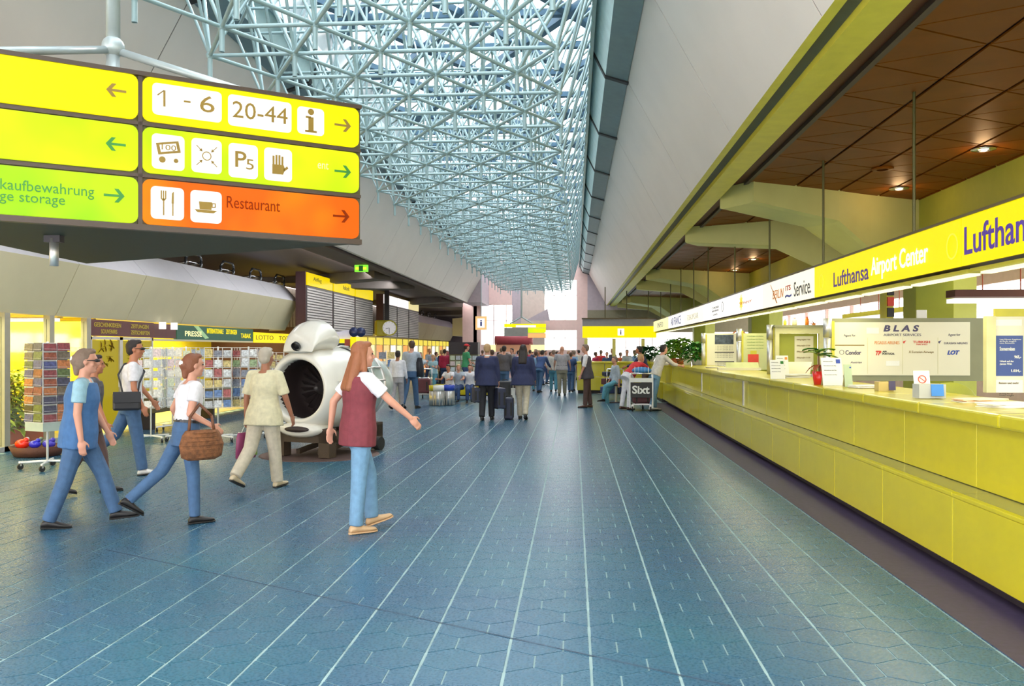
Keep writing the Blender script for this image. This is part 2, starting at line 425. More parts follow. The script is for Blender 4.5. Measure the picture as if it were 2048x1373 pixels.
# ================================================================== END WALL with windows
ew = empty('wall_back', kind='structure'); YE = 50.0
def ew_box(px0, px1, py0, py1, name='wall_block', m=m_pink, y0=YE, y1=YE+.3, par=ew):
    u0 = (px0-1024)/F; u1 = (px1-1024)/F
    def at(u): D = YE/(CA+u*SA); return -D*SA+u*D*CA, D
    x0_, D0 = at(u0); x1_, D1 = at(u1); D = (D0+D1)/2
    z0 = H+(HOR-py1)/F*D; z1 = H+(HOR-py0)/F*D
    MB().box(x0_, x1_, y0, y1, max(0, z0), z1).build(name, m, par)
m_grey_end = M('grey_mauve_wall', (.46,.38,.42), .6)
ew_box(925, 962, 480, 760); ew_box(962, 1024, 480, 610); ew_box(962, 1024, 690, 760)
ew_box(1024, 1042, 480, 760, m=m_grey_end); ew_box(1042, 1089, 480, 760, m=M('grey_beige_wall', (.62,.50,.44), .6))
ew_box(1089, 1153, 480, 560); ew_box(1089, 1153, 640, 661); ew_box(1089, 1153, 700, 760); ew_box(1153, 1175, 400, 760)
ew_box(1175, 1560, 400, 620, m=m_grey_end); ew_box(1175, 1560, 620, 665, m=M('end_header', (.25,.22,.15), .6))
for wn, (a0, a1, b0, b1, ms) in enumerate([(962, 1024, 610, 690, (987, 1012)), (1089, 1153, 560, 640, (1108, 1130)), (1089, 1153, 661, 700, (1108, 1130)), (1175, 1330, 665, 745, (1200, 1226, 1252, 1280, 1305))], start=2):
    wv_ = empty('window_%d' % wn, kind='structure')
    ew_box(a0, a1, b0, b1, 'pane', GLASS, YE+.14, YE+.16, wv_)
    for mm in ms: ew_box(mm-.6, mm+.6, b0, b1, 'mullion', MATS['mullion_pink'], YE+.1, YE+.2, wv_)
    ew_box(a0, a1, b0+(b1-b0)*.38, b0+(b1-b0)*.38+1, 'mullion', MATS['mullion_pink'], YE+.1, YE+.2, wv_)
# slanted far stair flank (grey diagonal) beside the right windows
MB().add([PD(1050, 642, 49), PD(1095, 618, 49), PD(1100, 642, 49), PD(1050, 642, 49.4), PD(1095, 618, 49.4), PD(1100, 642, 49.4)], [(0,1,2),(5,4,3),(0,3,4,1),(1,4,5,2),(2,5,3,0)]).build('trim_6', m_grey_end, kind='structure')
# left far wall, shade put into its dark colour, and closing walls
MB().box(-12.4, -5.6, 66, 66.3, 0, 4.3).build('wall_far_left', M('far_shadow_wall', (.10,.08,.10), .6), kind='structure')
MB().box(-5.8, -5.6, 50, 66, 0, 4.6).build('wall_far_side', m_grey_end, kind='structure')
MB().box(-5.9, -4.9, 46, 50.2, 4.15, 7.5).build('trim_7', m_grey_end, kind='structure')
wf = empty('wall_front', kind='structure'); m_wg = M('warm_grey_wall', (.45,.42,.38), .7)
MB().box(-12.4, 12, -8.3, -8, 0, .5).build('sill', m_wg, wf); MB().box(-12.4, 12, -8.3, -8, 6.2, 7.6).build('header', m_wg, wf)
w7 = empty('window_7', kind='structure')  # unseen glazing added behind the camera to light the hall from the front
for k in range(11): x = -12.4+k*2.4; MB().box(x, x+.25, -8.3, -8, .5, 6.2).build('pier', m_wg, wf)
for k in range(10): x = -12.4+k*2.4; MB().box(x+.25, x+2.4, -8.16, -8.14, .5, 6.2).build('pane', GLASS, w7)
# left wall behind the mezzanine, fluted grey
wl = MB(); wl.box(-12.4, -12.2, 3, 66, 0, 4.3)
for k in range(150): wl.box(-12.2, -12.15, 5+k*.4, 5.2+k*.4, 2.5, 4.27)
wl.build('wall_left', M('fluted_grey_wall', (.30,.26,.23), .6), kind='structure')
for y in (27.6, 29.2, 44.0):
    MB().box(-12.1, -11.8, y, y+.35, 2.4, 4.27).build('pilaster', M('brown_pilaster', (.09,.03,.03), .6), bpy.data.objects['wall_left'])

# ================================================================== ROOF: dark ribs with glass pyramids, triangular grid
roof = empty('ceiling_roof', kind='structure')
rx0, rx1, ry0, ry1, RZ = 2*XC-.45, .45, 0.5, 50, 7.35
RS = 1.84; RR = RS*.866
ribs = MB(); ngl = 0
row = 0; y = ry0
pyr = MB(); bot = .62
tri_u = [(-RS/2, -RR/3), (RS/2, -RR/3), (0, RR*2/3)]
def pyr_mesh(flip):
    t = [(x, -y if flip else y) for x, y in tri_u]
    if flip: t = t[::-1]
    k = .80; v = [(x*k, y*k, 0) for x, y in t]+[(0, 0, .42)]
    return MB().add(v, [(0,1,3),(1,2,3),(2,0,3)]).mesh('pane', ROOFGLASS)
def rib_mesh(flip):
    t = [(x, -y if flip else y) for x, y in tri_u]
    if flip: t = t[::-1]
    b = MB(); k = .74; n = 3
    vs = [(x, y, 0) for x, y in t]+[(x*k, y*k, 0) for x, y in t]+[(x, y, .0) for x, y in t]
    # downward fins: outer triangle at z0, inner rim slightly raised, inner collar
    vs = [(x, y, 0) for x, y in t]+[(x*.86, y*.86, .0) for x, y in t]+[(x*.80, y*.80, .10) for x, y in t]
    fs = []
    for i in range(3):
        j = (i+1) % 3; fs += [(i, j, 3+j, 3+i), (3+i, 3+j, 6+j, 6+i)]
    return MB().add(vs, fs).mesh('coffer', m_rooft)
PM = [pyr_mesh(False), pyr_mesh(True)]; RM = [rib_mesh(False), rib_mesh(True)]
cnt = 0; restp = MB(); restr = MB()
cells = []
for r in range(int((ry1-ry0)/RR)+1):
    for k in range(-4, 5):
        for fl_ in (0, 1):
            xx = XC+k*RS+(RS/2 if r % 2 else 0)+(RS/2 if fl_ else 0); yy = ry0+r*RR+(RR/3 if not fl_ else RR*2/3)
            if xx < rx0-.6 or xx > rx1+.6: continue
            cells.append((yy, xx, fl_))
cells.sort()
for i, (yy, xx, fl_) in enumerate(cells):
    inst('coffer', RM[fl_], roof, (xx, yy, RZ)); inst('pane', PM[fl_], roof, (xx, yy, RZ+.06))

# ================================================================== SPACE FRAME
truss = empty('space_frame', (XC, 8, 4.75), label='pale blue steel tube space frame hung under the glazed roof of the hall', cat='roof truss')
S = .905; RWT = S*.866; ZB, ZM, ZT = 4.75, 5.65, 6.75
unit = MB().tube((0,0,0), (0,0,1), 1, n=7, cap=False).mesh('strut', m_strut, True)
nodes_b = {}; rows = int((47-4.2)/RWT)
yb0 = 9.64-7*RWT
struts = []
for r in range(rows):
    for k in range(7):
        x = -.18-S*k-(S/2 if r % 2 else 0)+(0 if r % 2 else 0)
        if x < 2*XC+.18-.3: continue
        nodes_b[(r, k)] = Vector((x, yb0+r*RWT, ZB))
nodes_m = {}
for (r, k), p in nodes_b.items():
    nodes_m[(r, k)] = Vector((p.x-S/2, p.y+RWT/3, ZM))
def st(a, b, rad): struts.append((a, b, rad))
for (r, k), p in nodes_b.items():
    def nb(rr, kk): return nodes_b.get((rr, kk))
    q = nb(r, k+1)
    if q: st(p, q, .021)
    o1, o2 = ((r+1, k), (r+1, k-1)) if r % 2 == 0 else ((r+1, k+1), (r+1, k))
    for oo in (o1, o2):
        if nb(*oo): st(p, nb(*oo), .021)
    m_ = nodes_m[(r, k)]
    st(p, m_, .017)
    if q: st(q, m_, .017)
    up_ = nb(r+1, k) if r % 2 == 0 else nb(r+1, k+1)
    if up_: st(up_, m_, .017)
    if (r, k+1) in nodes_m: st(m_, nodes_m[(r, k+1)], .017)
    for oo in (o1,):
        if oo in nodes_m: st(m_, nodes_m[oo], .015)
    st(p+Vector((0,0,-.24)), p+Vector((0,0,.02)), .026)                     # stub hanging below the node
    if (r+k) % 2: st(p, Vector((p.x, p.y, ZT)), .018)
    if (r+k) % 2 == 0: st(m_, Vector((m_.x-.5, m_.y+.5, RZ)), .016); st(m_, Vector((m_.x+.6, m_.y+.2, RZ)), .016)
    if k == 0:
        st(p, Vector((.27, p.y+.3, 6.36)), .022); st(p, Vector((.27, p.y-.3, 6.36)), .018)
        st(m_, Vector((.27, p.y, 6.36)), .016)
    if (r, k+1) not in nodes_b: st(p, Vector((2*XC-.27, p.y+.3, 6.36)), .02)
    # upper chords
struts.sort(key=lambda s_: min(s_[0].y, s_[1].y) if min(s_[0].y, s_[1].y) > 6.2 and s_[0].z < 6.3 else 99)
tl = truss.location
rest = MB()
for i, (a, b, r_) in enumerate(struts):
    d = b-a
    if i < 300:
        o = bpy.data.objects.new('strut', unit); COL.objects.link(o); o.parent = truss; o.location = a-tl
        o.rotation_mode = 'QUATERNION'; o.rotation_quaternion = d.to_track_quat('Z', 'Y'); o.scale = (r_, r_, d.length)
    else: rest.tube(a-tl, b-tl, r_, n=6 if a.y < 16 else 4, cap=False)
me = bpy.data.meshes.new('far_struts'); me.from_pydata(rest.v, [], rest.f); me.materials.append(m_strut)
me.polygons.foreach_set('use_smooth', [True]*len(me.polygons))
o = bpy.data.objects.new('far_struts', me); COL.objects.link(o); o.parent = truss; o['kind'] = 'stuff'
nodem = MB().ell((0,0,0), (.042,.042,.042), 8, 6).mesh('joint', m_strut, True)
for i, p in enumerate(sorted(nodes_b.values(), key=lambda v: v.y)):
    if i < 200: inst('joint', nodem, truss, p-tl)

# ================================================================== LEFT MEZZANINE CANOPIES
m_can = M('cream_canopy', (.66,.60,.40), .5, var=.03, scale=2); m_canw = M('skylit_parapet', (.80,.80,.84), .45, var=.02)  # skylight on the upturned parapet is put into its whiter colour
def canopy(name, ys, end):
    root = empty(name, kind='structure')
    for y0, y1 in zip(ys[:-1], ys[1:]):
        MB().prism([(-9.3,2.27),(-8.85,3.20),(-9.0,3.25),(-9.45,2.3)][::-1], y0+.012, y1-.012).build('panel', m_can, root)
        MB().prism([(-8.85,3.20),(-9.32,3.71),(-9.45,3.66),(-9.0,3.18)][::-1], y0+.012, y1-.012).build('parapet_panel', m_canw, root)
    MB().box(-12.2, -9.32, ys[0], ys[-1], 2.32, 2.5).build('mezzanine_slab', m_can, root)
    MB().add([(-9.3,ys[-1],2.27),(-8.85,ys[-1],3.2),(-9.32,ys[-1],3.71),(-10.2,ys[-1]+.9,3.3),(-10.2,ys[-1]+.9,2.27)], [(0,1,2,3,4)]).build('end_panel', m_can, root)
ysA = [YX(px, -9.3) for px in (-330, -120, 111, 252, 361, 447, 515, 570)]
canopy('trim_8', [ysA[0]-3]+ysA, True)
ysB = [47+i*3.0 for i in range(7)]
canopy('trim_9', ysB, True)
# tubular rails above the parapet
m_tube = M('dark_chrome_tube', (.16,.17,.18), .25, .8)
def rail(y, label, sc=1.0):
    r = empty('guard_rail', (-9.4, y, 3.62), label=label, cat='railing', group='looped tube rails on the mezzanine parapet')
    MB().path([(0,0,0),(0,0,.28),(.02,.12,.40),(.02,.75,.40),(.0,.87,.28),(0,.87,0)], .035).build('tube', m_tube, r, True)
    MB().path([(-.3,.2,.16),(-.02,.2,.2),(-.02,.8,.2),(-.3,.8,.16)], .028).build('lower_tube', m_chrome, r, True)
for y in (20.5, 22.6, 24.7, 26.8): rail(y, 'looped dark chrome tube rail above the skylit parapet of the near shop canopy')
for y in (48, 50.5, 53, 55.5, 58): rail(y, 'looped dark chrome tube rail above the parapet of the far canopy')
# base of mezzanine parapet carrying the rails is the parapet itself
MB().box(-9.55, -9.3, ysA[0], ysA[-1], 3.5, 3.66).build('trim_10', m_canw, kind='structure')
MB().box(-9.55, -9.3, 47, 65, 3.5, 3.66).build('trim_11', m_canw, kind='structure')
# hexagonal end facet of the far canopy
MB().slab([(PD(903, 0, 52).x, 52), (PD(928, 0, 50).x, 50), (PD(940, 0, 52).x, 52), (PD(925, 0, 56).x, 56)], 2.45, 3.5).build('trim_12', m_can, kind='structure')
# ================================================================== YELLOW COUNTER
def panel_mb(x, y0, y1, z0, z1, t=.03): return MB().box(x, x+t, y0+.004, y1-.004, z0, z1)
ct = empty('service_counter', (3.0, 15, 0), label='long glossy yellow tiled service counter with a metal ledge, running down the right side', cat='counter')
off = Vector((-3.0, -15, 0))
def cb_(mb, name, m, bev=0, **kw):
    mb.v = [tuple(Vector(v)+off) for v in mb.v]; return mb.build(name, m, ct, bevel=bev, **kw)
yj = [6.55-1.44*2+1.44*i for i in range(0, 17)]; YEND = 27.3
for i, y0 in enumerate(yj):
    y1 = min(y0+1.44, YEND)
    if y1-y0 < .2: break
    cb_(panel_mb(2.75, y0, y1, .115, .60, .05), 'front_panel', m_yel, .008)
    cb_(MB().box(2.745, 2.80, y0+.003, y1-.003, .60, .632), 'ledge_trim', m_yel, .006)
    cb_(MB().box(2.80, 3.05, y0+.003, y1-.003, .595, .626), 'ledge', m_ledge)
    cb_(panel_mb(3.03, y0+.25, y1+.25 if y1 < YEND else y1, .63, 1.115, .04), 'upper_panel', m_yel, .006)
    cb_(MB().box(2.98, 3.95, y0-.2+.004, min(y0+1.24, YEND)-.004, 1.115, 1.216), 'counter_top', m_yel, .018)
cb_(MB().box(3.072, 3.9, yj[0], YEND-.05, .63, 1.112), 'carcass', m_dark)
cb_(MB().box(2.88, 3.9, yj[0], YEND-.05, 0, .60), 'plinth', m_dark)
cb_(MB().box(2.76, 3.9, YEND-.02, YEND+.03, .1, .63), 'end_panel', m_yel)
cb_(MB().box(3.0, 3.9, YEND-.02, YEND+.03, .63, 1.12), 'end_panel', m_yel)
for y in (15.8, 20.9): cb_(MB().box(3.018, 3.03, y, y+.12, .66, 1.1), 'steel_strip', m_steel)
# cross counter at the far end
cc = empty('cross_counter', (1.8, 33, 0), label='yellow counter standing across the hall behind the luggage carts', cat='counter')
for k in range(4):
    x0 = .1+k*1.05
    MB().box(x0-1.8+.01, x0+1.05-1.8-.01, -.25, -.2, .12, .62).build('front_panel', m_yel, cc, bevel=.01)
    MB().box(x0-1.8+.01, x0+1.05-1.8-.01, 0, .05, .62, 1.12).build('upper_panel', m_yel, cc, bevel=.01)
MB().box(-1.7, 2.5, -.05, .9, 1.12, 1.2).build('counter_top', m_yel, cc, bevel=.015)
MB().box(-1.7, 2.5, -.24, 0, .60, .635).build('ledge', m_ledge, cc)
MB().box(-1.65, 2.45, -.12, .85, 0, .61).build('plinth', m_dark, cc)
lk = empty('corner_counter', (3.3, 30, 0), label='short yellow counter return joining the long counter to the cross counter', cat='counter')
MB().box(-.45, .4, -2.5, 2.6, .62, 1.115).build('upper_panel', m_yel, lk)
MB().box(-.5, .5, -2.5, 2.6, 1.116, 1.2).build('counter_top', m_yel, lk, bevel=.015)
MB().box(-.62, .4, -2.5, 2.6, .12, .62).build('front_panel', m_yel, lk)
MB().box(-.55, .4, -2.5, 2.6, 0, .12).build('plinth', m_dark, lk)

# ================================================================== FASCIA SIGNS
def emis(name, col, e=1.0): return M(name, tuple(c*.12 for c in col), .4, emit=e, ecol=col, var=0, spec=.15)
e_yel = emis('lightbox_yellow', (1.0, .80, .0), .92); e_cream = emis('lightbox_cream', (1.0, .93, .72), 1.0)
e_white = emis('lightbox_white', (1.0, .97, .92), 1.0); e_paleyel = emis('lightbox_pale_yellow', (1.0, .92, .45), 1.0)
e_tube = emis('fluorescent_tube', (1.0, .96, .60), 1.2)
m_purple = M('purple_print', (.10, .04, .35), .5); m_tw = emis('white_backlit', (1, 1, .95), 1.0)
m_blue = M('blue_print', (.03, .07, .40), .5); m_red = M('red_print', (.65, .05, .03), .5); m_org = M('orange_print', (.8, .25, .03), .5)
m_brtext = M('brown_print', (.22, .13, .01), .5); m_gtext = M('green_print', (.02, .18, .02), .5); m_rtext = M('red_brown_print', (.20, .02, .0), .6, spec=.1)
XF = 3.3; ZF0, ZF1 = 2.375, 2.81
fa = [(3.0, 7.45, e_yel, 'Lufthansa'), (7.45, 12.0, e_yel, 'LAC'), (12.0, 15.3, e_cream, 'SERVICE'), (15.3, 18.6, e_white, 'SUN'),
      (18.6, 22.3, e_white, 'CAR'), (22.3, 26.2, e_cream, 'X'), (26.2, 30.6, e_white, 'AF'), (30.6, 36.4, e_paleyel, 'END')]
labs = {'Lufthansa': 'backlit yellow fascia sign at the right edge, purple lettering cut by the frame', 'LAC': 'backlit yellow fascia sign with purple and white lettering reading Airport Center',
        'SERVICE': 'cream backlit fascia sign reading Service above the counter', 'SUN': 'white backlit fascia sign with a yellow sun emblem',
        'CAR': 'white backlit fascia sign with small dark lettering and a ring', 'X': 'pale fascia sign between the small print sign and the blue lettered one', 'AF': 'white fascia sign with tall blue lettering', 'END': 'pale yellow fascia sign at the far end of the row'}
m_frame = M('sign_frame_brown', (.10, .06, .01), .4)
for y0, y1, m, key in fa:
    r = empty('fascia_sign', (XF, (y0+y1)/2+.24, ZF0), label=labs[key], cat='sign', group=None)
    L = (y1-y0)/2
    MB().box(.02, .26, -L+.005, L-.005, .01, ZF1-ZF0-.01).build('housing', m_frame, r)
    MB().box(0, .02, -L+.005, L-.005, .012, ZF1-ZF0-.012).build('light_panel', m, r)
    MB().box(-.012, .27, -L, L, ZF1-ZF0-.012, ZF1-ZF0+.012).build('top_rail', m_frame, r)
    R = (0, -1, 0); U = (0, 0, 1); h_ = ZF1-ZF0; X_ = -.004
    def tx(s, m_, ya, yb, za, zb, **k): text(s, m_, r, (X_, ya-(y0+y1)/2, za-ZF0), R, U, ya-yb, zb-za, **k)
    if key == 'Lufthansa':
        tx('Lufthansa', m_purple, YX(1930, XF)-.24, YX(1930, XF)-.24-1.30, 2.47, 2.71, bold=.012)
        q = MB().lathe([(.10, 0), (.115, 0), (.115, .004), (.10, .004)], 24, 'Z').build('ring', M('pale_orange_ring', (.9,.6,.05), .5, emit=.5), r)
        q.rotation_euler = (0, -pi/2, 0); q.location = (-.003, YX(1905, XF)-.24-(y0+y1)/2, .2)
    if key == 'LAC':
        tx('Lufthansa', m_purple, YX(1668, XF)-.24, YX(1738, XF)-.24, 2.46, 2.65, bold=.01); tx('Airport Center', m_tw, YX(1743, XF)-.24, YX(1857, XF)-.24, 2.43, 2.69, bold=.012)
        q = MB().lathe([(.09, 0), (.10, 0), (.10, .004), (.09, .004)], 24, 'Z').build('ring', MATS.get('pale_orange_ring') or e_cream, r)
        q.rotation_euler = (0, -pi/2, 0); q.location = (-.003, 11.65-(y0+y1)/2, .2)
    if key == 'SERVICE':
        tx('BERLIN', m_org, 14.5, 13.75, 2.50, 2.64, shear=.2); tx('ITS', m_red, 13.62, 13.3, 2.58, 2.66, bold=.02); tx('~', m_blue, 13.65, 13.25, 2.47, 2.52, bold=.02); tx('Service.', m_textk, 13.1, 12.15, 2.46, 2.68)
        MB().add([(-.004, .6, .05), (-.004, .52, .05), (-.004, 1.0, .38), (-.004, 1.03, .38)], [(0,1,2,3)]).build('slash', m_org, r)
    if key == 'SUN':
        b = MB(); 
        for i in range(12): t = 2*pi*i/12; b.add([(-.004, .13*cos(t-.2), .13*sin(t-.2)), (-.004, .13*cos(t+.2), .13*sin(t+.2)), (-.004, .2*cos(t), .2*sin(t))], [(0,1,2)])
        b.add([(-.004, .12*cos(2*pi*i/20), .12*sin(2*pi*i/20)) for i in range(20)], [tuple(range(20))])
        q = b.build('sun_emblem', emis('sun_yellow', (1, .72, .02), .9), r); q.location = (0, .3, .22)
        tx('SUNNY', m_org, 17.4, 16.2, 2.55, 2.60)
    if key == 'CAR':
        tx('CORSAIR', m_textk, 20.9, 19.9, 2.62, 2.67); tx('AEROSERVICE', m_textk, 20.9, 19.9, 2.55, 2.59); tx('LINES', m_textk, 20.7, 20.1, 2.46, 2.50)
        q = MB().lathe([(.10, 0), (.112, 0), (.112, .004), (.10, .004)], 24, 'Z').build('ring', m_textk, r)
        q.rotation_euler = (0, -pi/2, 0); q.location = (-.003, 19.4-(y0+y1)/2, .24)
    if key == 'X': tx('EUROPCAR', m_paper, 25.4, 23.2, 2.5, 2.65)
    if key == 'AF': tx('AIR FRANCE', m_blue, 29.7, 27.0, 2.46, 2.72)
    if key == 'END': tx('INFO', m_blue, 34.5, 32.4, 2.5, 2.7)
    # tube light fitting under the sign
    n = max(1, int(round((y1-y0)/1.5))); st_ = (y1-y0)/n
    for k in range(n):
        ya = y0+st_*k
        t = empty('tube_light', (XF+.16, ya+st_/2+.24, ZF0-.012), label='fluorescent tube fitting under the counter fascia signs', cat='lamp', group='tube lights under the fascia signs')
        MB().box(-.10, .10, -st_/2+.03, st_/2-.03, -.03, 0).build('housing', m_gold, t)
        MB().box(-.045, .045, -st_/2+.10, st_/2-.10, -.05, -.03).build('diffuser', e_tube, t)
for i, y in enumerate((8.8, 12.0, 15.3, 18.6, 22.3, 25.0, 28.0, 31.0, 34.5)):
    y += .24; MB().tube((XF+.12, y, ZF1+.012), (XF+.12, y, 4.27), .016, n=8).build('hanging_rod', M('olive_rod', (.10,.09,.03), .4, .5), label='thin dark rod hanging the fascia signs from the brown ceiling', cat='rod', group='rods holding the fascia signs')
# cross sign
cs = empty('cross_sign', (1.9, 36.5, 2.1), label='long yellow hanging sign across the hall above the cross counter, with a white information square', cat='sign')
xl_, xr_ = PD(1165, 0, 36.4).x-1.9, PD(1312, 0, 36.4).x-1.9
MB().box(xl_, xr_, 0, .5, .04, .52).build('light_panel', e_yel, cs)
MB().box(xl_+.0, xr_, .02, .5, .52, .82).build('grey_panel', M('mid_grey', (.33,.31,.33), .6), cs)
MB().box(xl_-.03, xr_, -.03, .53, .82, .87).build('cap', m_frame, cs)
MB().box(PD(1235,0,36.4).x-1.9, PD(1248,0,36.4).x-1.9, -.02, 0, .13, .42).build('pictogram_square', e_white, cs)
text('i', m_textk, cs, (PD(1240,0,36.4).x-1.9, -.022, .17), (1,0,0), (0,0,1), .05, .2, bold=.02)
for x in (1.3, 2.2, 3.1): MB().tube((x, 36.7, 2.97), (x, 36.7, 4.27), .02).build('hanging_rod', MATS['olive_rod'], label='thin rod above the long yellow cross sign', cat='rod', group='rods holding the cross sign')
# pillars under cross sign
for px in (1172, 1228, 1286):
    p = PD(px, 0, 37.5); MB().box(p.x-.07, p.x+.07, p.y-.07, p.y+.07, 0, 2.12).build('post', m_beam, label='slim beige post under the yellow cross sign', cat='post', group='posts under the cross sign')

# ================================================================== OFFICE PARTITIONS, POSTS, BOARDS
m_part = M('grey_green_partition', (.27,.27,.17), .7, var=.05); m_board = M('cream_board', (.78,.74,.58), .5, var=.01)
m_frameY = M('pale_yellow_frame', (.66,.63,.34), .5)
def post(px, D):
    p = PD(px, 0, D); r = empty('partition_post', (p.x, p.y, 1.216), label={12.45:'steel partition post on the counter beside the red vase', 15.9:'steel partition post left of the arched frame', 19.1:'steel partition post by the red poster', 24.2:'steel partition post beside the calendar'}[D], cat='post')
    MB().tube((0,0,0), (0,0,.62), .055, n=14).build('shaft', m_steel, r, True)
    MB().tube((0,0,.63), (0,0,.90), .062, n=14).build('cap', m_steel, r, True)
    MB().box(.05, .09, -.03, .03, 0, .86).build('edge_strip', m_gold, r)
for px, D in ((1655, 12.45), (1540, 15.9), (1478, 19.1), (1407, 24.2)): post(px, D)
def fp(px, py, D, org): v = PD(px, py, D); return Vector((v.x-org[0], 0, v.z-org[2]))
def flat(par, org, px0, py0, px1, py1, D, m, name, dy=0, t=.01):
    a = fp(px0, py0, D, org); b = fp(px1, py1, D, org); b.z = max(b.z, 1.219) if abs(org[2]) < .01 else b.z
    return MB().box(a.x, b.x, dy-t, dy, b.z, a.z).build(name, m, par)
# board with airline names
D = 12.5; og = PD(1660, 860, D); og.z = 0
pb = empty('pinboard_partition', og, label='grey green partition carrying a cream board with airline names', cat='partition')
a = fp(1660, 637, D, og); b = fp(1967, 820, D, og)
MB().box(a.x, b.x, 0, .06, 1.219, a.z).build('partition', m_part, pb)
flat(pb, og, 1664, 645, 1930, 751, D, m_board, 'board', -.003, .02)
def tb(par, og, D, s, m_, px0, py0, px1, py1, dy=-.024, **k):
    a = fp(px0, py1, D, og); b = fp(px1, py0, D, og)
    text(s, m_, par, (a.x, dy, a.z), (1,0,0), (0,0,1), b.x-a.x, b.z-a.z, **k)
m_navy = M('navy_print', (.06,.05,.13), .5)
tb(pb, og, D, 'B L A S', m_navy, 1763, 651, 1832, 664, shear=.2, bold=.04)
tb(pb, og, D, 'AIRPORT SERVICES', m_navy, 1763, 668, 1836, 673); tb(pb, og, D, 'Agent for', m_navy, 1686, 669, 1709, 675); tb(pb, og, D, 'Agent for', m_navy, 1888, 668, 1911, 674)
tb(pb, og, D, 'PEGASUS AIRLINES', m_org, 1746, 683, 1794, 689); tb(pb, og, D, 'TURKISH', m_red, 1820, 682, 1853, 687, bold=.02); tb(pb, og, D, 'AIRLINES', m_red, 1826, 688, 1848, 691)
tb(pb, og, D, 'EURASIAN AIRLINES', m_navy, 1880, 685, 1925, 689); tb(pb, og, D, 'Condor', m_navy, 1689, 701, 1720, 710, bold=.03)
tb(pb, og, D, 'TP', m_red, 1748, 702, 1759, 711, bold=.05, shear=.3); tb(pb, og, D, 'AIR', m_textk, 1761, 702, 1770, 705, bold=.03); tb(pb, og, D, 'PORTUGAL', m_textk, 1761, 706, 1785, 710, bold=.03)
tb(pb, og, D, 'X Eurasian Airways', m_brtext, 1812, 702, 1860, 708); tb(pb, og, D, 'LOT', m_blue, 1886, 701, 1910, 710, bold=.06, shear=.3); tb(pb, og, D, 'Austrian', m_navy, 1699, 723, 1721, 727, shear=.2)
b_ = MB(); a_ = fp(1669, 692, D, og); c_ = fp(1726, 690, D, og); b_.box(a_.x, c_.x, -.026, -.022, a_.z, c_.z).build('brown_rule', m_brtext, pb)
q = MB().lathe([(.028, 0), (.034, 0), (.034, .003), (.028, .003)], 20).build('round_emblem', m_navy, pb); q.rotation_euler = (pi/2, 0, 0); a_ = fp(1682, 705, D, og); q.location = (a_.x, -.023, a_.z)
for px in (1800, 1868): a_ = fp(px, 684, D, og); MB().add([(a_.x, -.025, a_.z), (a_.x+.05, -.025, a_.z+.02), (a_.x+.02, -.025, a_.z-.03)], [(0,1,2)]).build('wing_emblem', m_red if px < 1850 else m_navy, pb)
flat(pb, og, 1768, 722, 1794, 732, D, m_paper, 'paper_strip', -.024, .004); flat(pb, og, 1730, 656, 1754, 668, D, m_paper, 'paper_strip', -.024, .004)
for px in (1732, 1800, 1868): flat(pb, og, px, 676, px+.6, 748, D, m_frameY, 'board_rule', -.0235, .002)
MB().slab([(0, 0), (.13, 0), (.15, .03), (0, .03)], 0, .12).build('small_card', m_paper, label='small cream card standing on top of the pinboard partition', cat='card').location = (PD(1835, 0, D).x, PD(1835, 0, D).y+.02, PD(0, 637, D).z)
# right frame panel with posters
D = 9.2; og = PD(1966, 860, D); og.z = 0
rp_ = empty('poster_stand', og, label='yellow framed display panel with a blue price poster at the right edge', cat='partition')
flat(rp_, og, 1966, 633, 1984, 815, D, m_frameY, 'side_post', 0, .08); flat(rp_, og, 2044, 620, 2075, 815, D, m_frameY, 'side_post', 0, .08)
flat(rp_, og, 1984, 633, 2044, 815, D, m_board, 'panel', -.02, .03); flat(rp_, og, 1984, 618, 2040, 634, D, m_gold, 'yellow_header', -.02, .04)
flat(rp_, og, 1982, 672, 2038, 752, D, M('blue_poster', (.05,.09,.30), .5, var=.0), 'poster', -.05, .006)
tb(rp_, og, D, 'Last Minute Angebote\nab Berlin taeglich\nneue Reiseziele', m_paper, 1993, 678, 2034, 688, dy=-.058)
tb(rp_, og, D, 'Sonnenreisen', m_paper, 1993, 694, 2022, 702, dy=-.058, bold=.02); tb(rp_, og, D, '965,-', m_paper, 2021, 711, 2034, 718, dy=-.058, bold=.03)
tb(rp_, og, D, 'Urlaub auf der\nganzen Welt', m_paper, 1993, 721, 2020, 731, dy=-.058, bold=.02); tb(rp_, og, D, '1.034,-', m_paper, 2015, 739, 2034, 745, dy=-.058, bold=.03)
flat(rp_, og, 1982, 640, 2036, 652, D, m_paper, 'paper_sheet', -.05, .004); flat(rp_, og, 1982, 760, 2038, 812, D, m_paper, 'paper_sheet', -.05, .004)
tb(rp_, og, D, 'Reisen und mehr', m_brtext, 1992, 764, 2030, 768, dy=-.056); tb(rp_, og, D, 'Buchung hier am\nSchalter moeglich', m_textk, 1993, 786, 2020, 793, dy=-.056); tb(rp_, og, D, '1.198,-', m_textk, 2016, 805, 2033, 810, dy=-.056, bold=.02)
